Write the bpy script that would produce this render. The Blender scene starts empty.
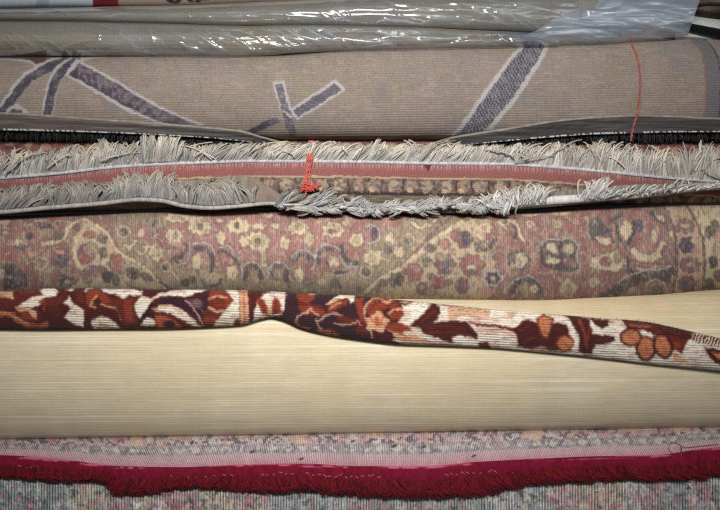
import bpy, math
import numpy as np

rng = np.random.default_rng(7)
scene = bpy.context.scene
COL = scene.collection

# ------------------------------------------------------------------ view / heap frame
# The heap is a stack of rolled rugs whose front leans back by 15 degrees.
# One design unit ("u") is 1/600 m on the heap's front plane.
UNIT = 1 / 600
HFOV = math.radians(56)
TX = math.tan(HFOV / 2)
DIST = 360 * UNIT / TX
PITCH = math.radians(25)
LEAN = math.radians(15)
C0 = np.array([0, 0, 0.55])
FW = np.array([0, math.cos(PITCH), -math.sin(PITCH)])
UPV = np.array([0, math.sin(PITCH), math.cos(PITCH)])
RT = np.array([1.0, 0, 0])
NRM = np.array([0, -math.cos(LEAN), math.sin(LEAN)])
CAM = C0 - FW * DIST


def P3(x, y, n):
    """design point (x along the rugs, y down the heap, n metres out of the front plane) -> world"""
    x, y, n = np.broadcast_arrays(np.asarray(x, float), np.asarray(y, float), np.asarray(n, float))
    a = (x - 360) / 360 * TX
    b = -(y - 255) / 360 * TX
    d = FW + a[..., None] * RT + b[..., None] * UPV
    t = (n - (CAM - C0) @ NRM) / (d @ NRM)
    return CAM + t[..., None] * d


def spl(pts, x):
    """smooth curve through (x, y) points"""
    p = np.array(pts, float)
    xs, ys = p[:, 0], p[:, 1]
    x = np.clip(np.asarray(x, float), xs[0], xs[-1])
    h = np.diff(xs)
    dl = np.diff(ys) / h
    m = np.zeros_like(ys)
    m[1:-1] = np.where(dl[:-1] * dl[1:] > 0, 2 * dl[:-1] * dl[1:] / (dl[:-1] + dl[1:] + 1e-12), 0)
    m[0], m[-1] = dl[0], dl[-1]
    i = np.clip(np.searchsorted(xs, x) - 1, 0, len(h) - 1)
    t = (x - xs[i]) / h[i]
    t2, t3 = t * t, t * t * t
    return ((2 * t3 - 3 * t2 + 1) * ys[i] + (t3 - 2 * t2 + t) * h[i] * m[i]
            + (-2 * t3 + 3 * t2) * ys[i + 1] + (t3 - t2) * h[i] * m[i + 1])


# ------------------------------------------------------------------ noise and painting
def vnoise(x, y, sx, sy=None, seed=0):
    sy = sy or sx
    r = np.random.default_rng(seed)
    L = r.random((256, 256))
    fx, fy = x / sx + 1000.37 * (seed % 7), y / sy + 317.77
    ix, iy = np.floor(fx).astype(int), np.floor(fy).astype(int)
    tx, ty = fx - ix, fy - iy
    tx, ty = tx * tx * (3 - 2 * tx), ty * ty * (3 - 2 * ty)
    g = lambda a, b: L[a % 256, b % 256]
    return ((g(ix, iy) * (1 - tx) + g(ix + 1, iy) * tx) * (1 - ty)
            + (g(ix, iy + 1) * (1 - tx) + g(ix + 1, iy + 1) * tx) * ty)


def fbm(x, y, s, seed=0, oct=3):
    v = 0
    a = 0.5
    tot = 0
    for k in range(oct):
        v = v + a * vnoise(x, y, s / 2 ** k, seed=seed + 11 * k)
        tot += a
        a *= 0.55
    return v / tot


def sstep(a, b, x):
    t = np.clip((x - a) / (b - a), 0, 1)
    return t * t * (3 - 2 * t)


class Canvas:
    """dye pattern of a rug in its own surface coordinates"""

    def __init__(s, U, V, base, knot=0, warp=0.0, wscale=5, soft=0.7, seed=1):
        s.U0, s.V0 = U, V
        if warp:
            s.U = U + (vnoise(U, V, wscale, seed=seed) - .5) * 2 * warp
            s.V = V + (vnoise(U, V, wscale, seed=seed + 5) - .5) * 2 * warp
        else:
            s.U, s.V = U.copy(), V.copy()
        if knot:
            s.U = np.round(s.U / knot) * knot
            s.V = np.round(s.V / (knot * .9)) * knot * .9
        s.soft = soft
        s.C = np.empty(U.shape + (3,))
        s.C[:] = base
        s.ugrid = s.U0[0]

    def _cols(s, x0, x1):
        m = 6
        a = np.searchsorted(s.ugrid, x0 - m)
        b = np.searchsorted(s.ugrid, x1 + m)
        return slice(max(a, 0), max(b, 0))

    def blend(s, sl, mask, col, a=1.0):
        m = (mask * a)[..., None]
        s.C[:, sl] = s.C[:, sl] * (1 - m) + np.array(col, float) * m

    def e(s, col, x, y, rx, ry, rot=0, a=1.0):
        sl = s._cols(x - max(rx, ry), x + max(rx, ry))
        dx, dy = s.U[:, sl] - x, s.V[:, sl] - y
        c, k = math.cos(math.radians(rot)), math.sin(math.radians(rot))
        p, q = (dx * c + dy * k) / rx, (-dx * k + dy * c) / ry
        d = (np.sqrt(p * p + q * q) - 1) * min(rx, ry)
        s.blend(sl, sstep(s.soft, -s.soft, d), col, a)

    def ring(s, col, x, y, r, w, a=1.0):
        sl = s._cols(x - r - w, x + r + w)
        d = np.abs(np.hypot(s.U[:, sl] - x, s.V[:, sl] - y) - r) - w / 2
        s.blend(sl, sstep(s.soft, -s.soft, d), col, a)

    def f(s, col, x, y, rx, ry, n=6, a=1.0, ph=0.3, amp=.11):
        """scalloped flower"""
        sl = s._cols(x - rx * 1.3, x + rx * 1.3)
        p, q = (s.U[:, sl] - x) / rx, (s.V[:, sl] - y) / ry
        d = (np.hypot(p, q) - (1 + amp * np.cos(n * np.arctan2(q, p) + ph))) * min(rx, ry)
        s.blend(sl, sstep(s.soft, -s.soft, d), col, a)

    def segd(s, sl, pts):
        X, Y = s.U[:, sl], s.V[:, sl]
        d = np.full(X.shape, 1e9)
        for (x0, y0), (x1, y1) in zip(pts[:-1], pts[1:]):
            vx, vy = x1 - x0, y1 - y0
            t = np.clip(((X - x0) * vx + (Y - y0) * vy) / (vx * vx + vy * vy + 1e-9), 0, 1)
            d = np.minimum(d, np.hypot(X - x0 - t * vx, Y - y0 - t * vy))
        return d

    def s(s, col, w, pts, a=1.0):
        pts = [tuple(pts[i:i + 2]) for i in range(0, len(pts), 2)]
        xs = [p[0] for p in pts]
        sl = s._cols(min(xs) - w, max(xs) + w)
        s.blend(sl, sstep(s.soft, -s.soft, s.segd(sl, pts) - w / 2), col, a)

    def p(s, col, pts, a=1.0):
        pts = [tuple(pts[i:i + 2]) for i in range(0, len(pts), 2)]
        xs = [p[0] for p in pts]
        sl = s._cols(min(xs), max(xs))
        X, Y = s.U[:, sl], s.V[:, sl]
        ins = np.zeros(X.shape, bool)
        for (x0, y0), (x1, y1) in zip(pts, pts[1:] + pts[:1]):
            if y0 != y1:
                ins ^= ((y0 > Y) != (y1 > Y)) & (X < (x1 - x0) * (Y - y0) / (y1 - y0) + x0)
        d = s.segd(sl, pts + pts[:1]) * np.where(ins, -1, 1)
        s.blend(sl, sstep(s.soft, -s.soft, d), col, a)

    def mask(s, m, col, a=1.0):
        m = (m * a)[..., None]
        s.C = s.C * (1 - m) + np.array(col, float) * m

    def run(s, pal, text):
        for line in text.strip().splitlines():
            w = line.split('#')[0].split()
            if not w:
                continue
            op, col = w[0], pal[w[1]]
            v = [float(q) for q in w[2:]]
            if op in ('e', 'f', 'ring'):
                getattr(s, op)(col, *v)
            elif op == 's':
                s.s(col, v[0], v[1:])
            elif op == 'p':
                s.p(col, v)


def lin(c):
    c = np.clip(np.asarray(c, float) / 255, 0, 1)
    return np.where(c <= .04045, c / 12.92, ((c + .055) / 1.055) ** 2.4)


# ------------------------------------------------------------------ meshes
def build(name, verts, quads, mat, parent=None, col=None, duv=None, smooth=True):
    verts = np.asarray(verts, np.float32).reshape(-1, 3)
    quads = np.asarray(quads, np.int32)
    k = quads.shape[1]
    me = bpy.data.meshes.new(name)
    me.vertices.add(len(verts))
    me.vertices.foreach_set('co', verts.ravel())
    me.loops.add(quads.size)
    me.loops.foreach_set('vertex_index', quads.ravel())
    me.polygons.add(len(quads))
    me.polygons.foreach_set('loop_start', np.arange(0, quads.size, k, dtype=np.int32))
    me.polygons.foreach_set('loop_total', np.full(len(quads), k, np.int32))
    me.polygons.foreach_set('use_smooth', np.full(len(quads), smooth, bool))
    me.update(calc_edges=True)
    me.validate()
    if col is not None:
        c = np.ones((len(verts), 4), np.float32)
        c[:, :3] = lin(np.asarray(col).reshape(-1, 3))
        me.attributes.new('dye', 'FLOAT_COLOR', 'POINT').data.foreach_set('color', c.ravel())
    if duv is not None:
        d = np.zeros((len(verts), 3), np.float32)
        d[:, :2] = np.asarray(duv).reshape(-1, 2)
        me.attributes.new('thread', 'FLOAT_VECTOR', 'POINT').data.foreach_set('vector', d.ravel())
    me.materials.append(mat)
    o = bpy.data.objects.new(name, me)
    COL.objects.link(o)
    if parent is not None:
        o.parent = parent
    return o


def grid_quads(nv, nu, closed):
    r = np.arange(nv if closed else nv - 1)
    c = np.arange(nu - 1)
    R, Cc = np.meshgrid(r, c, indexing='ij')
    R2 = (R + 1) % nv
    return np.stack([R * nu + Cc, R * nu + Cc + 1, R2 * nu + Cc + 1, R2 * nu + Cc], -1).reshape(-1, 4)


def thing(name, label, cat, loc=None, group=None):
    o = bpy.data.objects.new(name, None)
    COL.objects.link(o)
    o.empty_display_size = .05
    o['label'] = label
    o['category'] = cat
    if group:
        o['group'] = group
    return o


def tag(o, label, cat, group=None):
    o['label'] = label
    o['category'] = cat
    if group:
        o['group'] = group
    return o


class Roll:
    """A rolled rug lying along x: outline top(u)/bottom(u), bulging d metres out of base depth nb."""

    def __init__(s, top, bot, nb, d, back=.06, pw=1.0, x0=-250, x1=970, du=.72, dv=.72, nback=40, lump=0.0015, seed=3):
        s.top, s.bot, s.nb, s.d, s.pw = top, bot, nb, d, pw
        s.u = np.concatenate([np.arange(x0, min(-40, x1), 2.4), np.arange(max(-40, x0), min(760, x1), du), np.arange(760, x1, 2.4)])
        T, B = spl(top, s.u), spl(bot, s.u)
        hmax = (B - T).max()
        nf = max(int(hmax / dv), 12)
        # front rows: evenly spaced down the front, a little denser at the turned-away edges
        ph = np.linspace(0, 1, nf)
        ph = .55 * ph * math.pi + .45 * np.arccos(1 - 2 * ph)
        pb = np.linspace(math.pi, 2 * math.pi, nback + 2)[1:-1]
        phi = np.concatenate([ph, pb])
        s.nf = nf
        PH, U = np.meshgrid(phi, s.u, indexing='ij')
        mid, h2 = (T + B) / 2, (B - T) / 2
        Y = mid - h2 * np.cos(PH)
        sn = np.sin(PH)
        prof = np.where(sn >= 0, np.abs(sn) ** pw * d, -np.abs(sn) ** .6 * back)
        lf = (fbm(U, PH * 40, 90, seed=seed, oct=2) - .5) * 2 * lump * np.clip(sn, 0, 1)
        nbu = spl(nb, s.u) if isinstance(nb, (list, tuple)) else nb
        s.U, s.Y = U, Y
        s.N = nbu + prof + lf
        # surface coordinate: front = Y, behind it keeps counting round the roll
        s.V = np.where(PH <= math.pi, Y, B + (PH - math.pi) * h2 * 1.3)
        s.phi = phi

    def at(s, u, y):
        T, B = spl(s.top, u), spl(s.bot, u)
        c = np.clip(((T + B) / 2 - y) / ((B - T) / 2), -1, 1)
        nbu = spl(s.nb, u) if isinstance(s.nb, (list, tuple)) else s.nb
        return nbu + s.d * np.sqrt(1 - c * c) ** s.pw

    def mesh(s, name, mat, col, parent=None):
        nv, nu = s.U.shape
        v = P3(s.U, s.Y, s.N).reshape(-1, 3)
        q = grid_quads(nv, nu, True)
        # rolled ends: close with a shallow dish
        c0, c1 = v.reshape(nv, nu, 3)[:, 0].mean(0), v.reshape(nv, nu, 3)[:, -1].mean(0)
        v = np.vstack([v, c0, c1])
        i0, i1 = nv * nu, nv * nu + 1
        r = np.arange(0, nv - 1, 2)
        r2, r3 = (r + 1) % nv, (r + 2) % nv
        q = np.vstack([q, np.stack([r * nu, r2 * nu, r3 * nu, np.full_like(r, i0)], -1),
                       np.stack([r3 * nu + nu - 1, r2 * nu + nu - 1, r * nu + nu - 1, np.full_like(r, i1)], -1)])
        cc = np.vstack([col.reshape(-1, 3), col[s.nf // 2, 0], col[s.nf // 2, -1]])
        uv = np.stack([s.U, s.V], -1).reshape(-1, 2)
        uv = np.vstack([uv, uv[:2]])
        return build(name, v, q, mat, parent, cc, uv)


def section(name, mat, rows, u, colf, parent=None):
    """closed strip: rows = list of (y(u), n(u)) round its cross section"""
    Y = np.array([np.broadcast_to(r[0], u.shape) for r in rows])
    N = np.array([np.broadcast_to(r[1], u.shape) for r in rows])
    U = np.broadcast_to(u, Y.shape)
    nv, nu = Y.shape
    v = P3(U, Y, N)
    q = grid_quads(nv, nu, True)
    uv = np.stack([U, Y], -1)
    return build(name, v, q, mat, parent, colf(U, Y, N), uv)


def tubes(name, mat, paths, rad, col, parent=None, sides=4, flat=1.0):
    """many thin yarns as one mesh. paths (S,K,3) in design units (n in units too), rad (S,K), col (S,3) or (S,K,3)"""
    S, K, _ = paths.shape
    T = np.gradient(paths, axis=1)
    T /= np.linalg.norm(T, axis=2, keepdims=True) + 1e-9
    ref = np.array([.12, .05, 1.0])
    A = np.cross(T, ref)
    A /= np.linalg.norm(A, axis=2, keepdims=True) + 1e-9
    Bn = np.cross(A, T)
    ang = np.linspace(0, 2 * math.pi, sides, endpoint=False) + .4
    v = (paths[:, :, None] + rad[:, :, None, None] * (np.cos(ang)[:, None] * A[:, :, None] + flat * np.sin(ang)[:, None] * Bn[:, :, None]))
    w = P3(v[..., 0], v[..., 1], v[..., 2] * UNIT)
    base = (np.arange(S) * K * sides)[:, None, None]
    k = np.arange(K - 1)[None, :, None] * sides
    j = np.arange(sides)[None, None, :]
    j2 = (j + 1) % sides
    q = np.stack(np.broadcast_arrays(base + k + j, base + k + j2, base + k + sides + j2, base + k + sides + j), -1).reshape(-1, 4)
    if col.ndim == 2:
        col = np.broadcast_to(col[:, None], (S, K, 3))
    cc = np.broadcast_to(col[:, :, None], (S, K, sides, 3))
    tl = np.linspace(0, 1, K)
    duv = np.stack(np.broadcast_arrays(v[..., 0], v[..., 1]), -1)
    return build(name, w, q, mat, parent, cc, duv)


# ------------------------------------------------------------------ materials
def N(nt, t, **kw):
    n = nt.nodes.new(t)
    for k, v in kw.items():
        setattr(n, k, v)
    return n


def math_(nt, op, a, b=None):
    n = N(nt, 'ShaderNodeMath', operation=op)
    for i, x in enumerate((a, b)):
        if x is None:
            continue
        if isinstance(x, (int, float)):
            n.inputs[i].default_value = x
        else:
            nt.links.new(x, n.inputs[i])
    return n.outputs[0]


def rug_mat(name, weaves=(), grain=.25, gscale=(.5, .5), bump=.0008, rough=.92, sheen=.07, jitter=.6, mott=.12):
    """woven cloth. weaves: (cycles per unit along u, along v, colour depth, height)"""
    m = bpy.data.materials.new(name)
    m.use_nodes = True
    nt = m.node_tree
    b = nt.nodes['Principled BSDF']
    L = nt.links.new
    dye = N(nt, 'ShaderNodeAttribute', attribute_name='dye')
    th = N(nt, 'ShaderNodeAttribute', attribute_name='thread')
    sep = N(nt, 'ShaderNodeSeparateXYZ')
    L(th.outputs['Vector'], sep.inputs[0])
    u, v = sep.outputs[0], sep.outputs[1]

    def noise(su, sv, detail=2.0):
        mp = N(nt, 'ShaderNodeMapping')
        mp.inputs['Scale'].default_value = (su, sv, 1)
        L(th.outputs['Vector'], mp.inputs[0])
        t = N(nt, 'ShaderNodeTexNoise')
        t.inputs['Scale'].default_value = 1
        t.inputs['Detail'].default_value = detail
        L(mp.outputs[0], t.inputs['Vector'])
        return t.outputs['Fac']
    fac = None
    hgt = None
    jit = noise(.09, .09, 3)
    brk = noise(.45, .45, 1)
    for (ku, kv, ac, ah) in weaves:
        ph = math_(nt, 'ADD', math_(nt, 'MULTIPLY', u, ku), math_(nt, 'MULTIPLY', v, kv))
        ph = math_(nt, 'ADD', ph, math_(nt, 'MULTIPLY', jit, jitter))
        sn = math_(nt, 'SINE', math_(nt, 'MULTIPLY', ph, 2 * math.pi))
        h01 = math_(nt, 'ADD', math_(nt, 'MULTIPLY', sn, .5), .5)
        # threads vary in strength along the cloth
        amp = math_(nt, 'MULTIPLY', math_(nt, 'ADD', math_(nt, 'MULTIPLY', brk, 1.5), .1), ac)
        f = math_(nt, 'SUBTRACT', 1.0, math_(nt, 'MULTIPLY', math_(nt, 'SUBTRACT', 1.0, h01), amp))
        fac = f if fac is None else math_(nt, 'MULTIPLY', fac, f)
        hh = math_(nt, 'MULTIPLY', h01, ah)
        hgt = hh if hgt is None else math_(nt, 'ADD', hgt, hh)
    g = noise(gscale[0], gscale[1], 3)
    gf = math_(nt, 'ADD', math_(nt, 'MULTIPLY', math_(nt, 'SUBTRACT', g, .5), grain * 2), 1.0)
    fac = gf if fac is None else math_(nt, 'MULTIPLY', fac, gf)
    big = noise(.03, .03, 4)
    fac = math_(nt, 'MULTIPLY', fac, math_(nt, 'ADD', math_(nt, 'MULTIPLY', math_(nt, 'SUBTRACT', big, .5), mott * 2), 1.0))
    mul = N(nt, 'ShaderNodeVectorMath', operation='SCALE')
    L(dye.outputs['Color'], mul.inputs[0])
    L(fac, mul.inputs['Scale'])
    L(mul.outputs[0], b.inputs['Base Color'])
    gh = math_(nt, 'MULTIPLY', noise(1.1, 1.1, 3), .8)
    hgt = gh if hgt is None else math_(nt, 'ADD', hgt, gh)
    bp = N(nt, 'ShaderNodeBump')
    bp.inputs['Strength'].default_value = .5
    bp.inputs['Distance'].default_value = bump
    L(hgt, bp.inputs['Height'])
    L(bp.outputs[0], b.inputs['Normal'])
    b.inputs['Roughness'].default_value = rough
    b.inputs['Specular IOR Level'].default_value = .08
    b.inputs['Sheen Weight'].default_value = sheen
    b.inputs['Sheen Roughness'].default_value = .6
    return m


def plastic_mat():
    """thin clear wrapping film; the dye attribute's red channel says how milky (layered) it is"""
    m = bpy.data.materials.new('clear_plastic_film')
    m.use_nodes = True
    nt = m.node_tree
    L = nt.links.new
    out = nt.nodes['Material Output']
    nt.nodes.remove(nt.nodes['Principled BSDF'])
    dye = N(nt, 'ShaderNodeAttribute', attribute_name='dye')
    th = N(nt, 'ShaderNodeAttribute', attribute_name='thread')
    mp = N(nt, 'ShaderNodeMapping')
    mp.inputs['Rotation'].default_value = (0, 0, math.radians(-28))
    mp.inputs['Scale'].default_value = (.016, .12, 1)
    L(th.outputs['Vector'], mp.inputs[0])
    n1 = N(nt, 'ShaderNodeTexNoise')
    n1.inputs['Scale'].default_value = 1
    n1.inputs['Detail'].default_value = 1.2
    n1.inputs['Distortion'].default_value = .5
    L(mp.outputs[0], n1.inputs['Vector'])
    bp = N(nt, 'ShaderNodeBump')
    bp.inputs['Strength'].default_value = 1
    bp.inputs['Distance'].default_value = .0045
    L(n1.outputs['Fac'], bp.inputs['Height'])
    tr = N(nt, 'ShaderNodeBsdfTransparent')
    tr.inputs[0].default_value = (.95, .96, .97, 1)
    gl = N(nt, 'ShaderNodeBsdfGlossy')
    gl.inputs['Roughness'].default_value = .17
    gl.inputs[0].default_value = (.95, .97, 1, 1)
    L(bp.outputs[0], gl.inputs['Normal'])
    di = N(nt, 'ShaderNodeBsdfDiffuse')
    di.inputs[0].default_value = (.52, .58, .66, 1)
    L(bp.outputs[0], di.inputs['Normal'])
    sx = N(nt, 'ShaderNodeSeparateColor')
    L(dye.outputs['Color'], sx.inputs[0])
    m1 = N(nt, 'ShaderNodeMixShader')
    L(sx.outputs[0], m1.inputs[0])
    L(tr.outputs[0], m1.inputs[1])
    L(di.outputs[0], m1.inputs[2])
    fr = N(nt, 'ShaderNodeFresnel')
    fr.inputs['IOR'].default_value = 1.5
    L(bp.outputs[0], fr.inputs['Normal'])
    m2 = N(nt, 'ShaderNodeMixShader')
    L(math_(nt, 'MINIMUM', math_(nt, 'MULTIPLY', fr.outputs[0], 1.8), .34), m2.inputs[0])
    L(m1.outputs[0], m2.inputs[1])
    L(gl.outputs[0], m2.inputs[2])
    L(m2.outputs[0], out.inputs['Surface'])
    return m


def plain_mat(name, c, rough=.8, nz=.15):
    m = bpy.data.materials.new(name)
    m.use_nodes = True
    nt = m.node_tree
    b = nt.nodes['Principled BSDF']
    t = N(nt, 'ShaderNodeTexNoise')
    t.inputs['Scale'].default_value = 30
    t.inputs['Detail'].default_value = 5
    r = N(nt, 'ShaderNodeValToRGB')
    c = lin(c)
    r.color_ramp.elements[0].color = (*(c * (1 - nz)), 1)
    r.color_ramp.elements[1].color = (*(c * (1 + nz)), 1)
    nt.links.new(t.outputs['Fac'], r.inputs[0])
    nt.links.new(r.outputs[0], b.inputs['Base Color'])
    b.inputs['Roughness'].default_value = rough
    return m


# ================================================================== the rugs
u_all = np.arange(-250, 970, 1.5)

# ------------------------------------------------------------------ 1. cream ribbed roll
BEIGE_TOP = [(-90, 294), (0, 294), (480, 297), (720, 288), (810, 284)]
BEIGE_BOT = [(-90, 442), (0, 441), (180, 438), (360, 435), (540, 431), (720, 428), (810, 427)]
beige = Roll(BEIGE_TOP, BEIGE_BOT, 0.0, .085, back=.12, pw=.8, lump=.003, seed=21)
cv = Canvas(beige.U, beige.V, (204, 190, 161))
n1 = vnoise(cv.U, cv.V + .006 * cv.U, 40, .9, seed=31)
n2 = vnoise(cv.U, cv.V + .006 * cv.U, 160, 1.3, seed=32)
n3 = fbm(cv.U, cv.V, 120, seed=33)
cv.mask(sstep(.5, .95, n1), (190, 173, 142), .42)
cv.mask(sstep(.6, .95, n2), (226, 217, 198), .6)
cv.mask(sstep(.62, .9, vnoise(cv.U, cv.V, 34, 1.4, seed=35)), (178, 158, 126), .22)
cv.mask(sstep(.4, .8, n3), (200, 180, 144), .30)
cv.mask(sstep(345, 300, cv.V) * sstep(430, 600, cv.U), (196, 172, 132), .55)  # warmer light at the upper right, painted into the dye
M_beige = rug_mat('ribbed_cream_weave', [(.001, .39, .10, .5), (.31, .0, .02, .1)], grain=.13, gscale=(.06, .7), bump=.0004, jitter=.15, mott=.12)
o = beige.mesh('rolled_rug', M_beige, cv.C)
tag(o, 'thick plain cream rug roll with fine ribs, under the brown floral one', 'rug')

# ------------------------------------------------------------------ 2. old rose oriental roll
OR_TOP = [(-90, 217), (0, 216), (120, 213), (240, 210), (360, 211), (480, 213), (600, 207), (720, 205), (810, 204)]
OR_BOT = [(-90, 299), (0, 298), (240, 297), (380, 299), (480, 301), (540, 303), (600, 300), (660, 297), (720, 289), (810, 286)]
orient = Roll(OR_TOP, OR_BOT, .012, .062, back=.12, pw=.85, lump=.003, seed=22)
PALO = dict(C=(208, 186, 148), c=(186, 164, 130), k=(142, 124, 98), g=(94, 88, 76), d=(70, 64, 64), n=(74, 66, 80), v=(122, 86, 86),
            r=(142, 88, 82), R=(154, 104, 98), w=(188, 180, 176), t=(188, 150, 126), s=(190, 136, 120), b=(92, 66, 60), y=(180, 160, 122))
cv = Canvas(orient.U, orient.V, (140, 90, 84), knot=1.0, warp=.9, wscale=3, soft=.7, seed=41)
U, V = cv.U, cv.V
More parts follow.
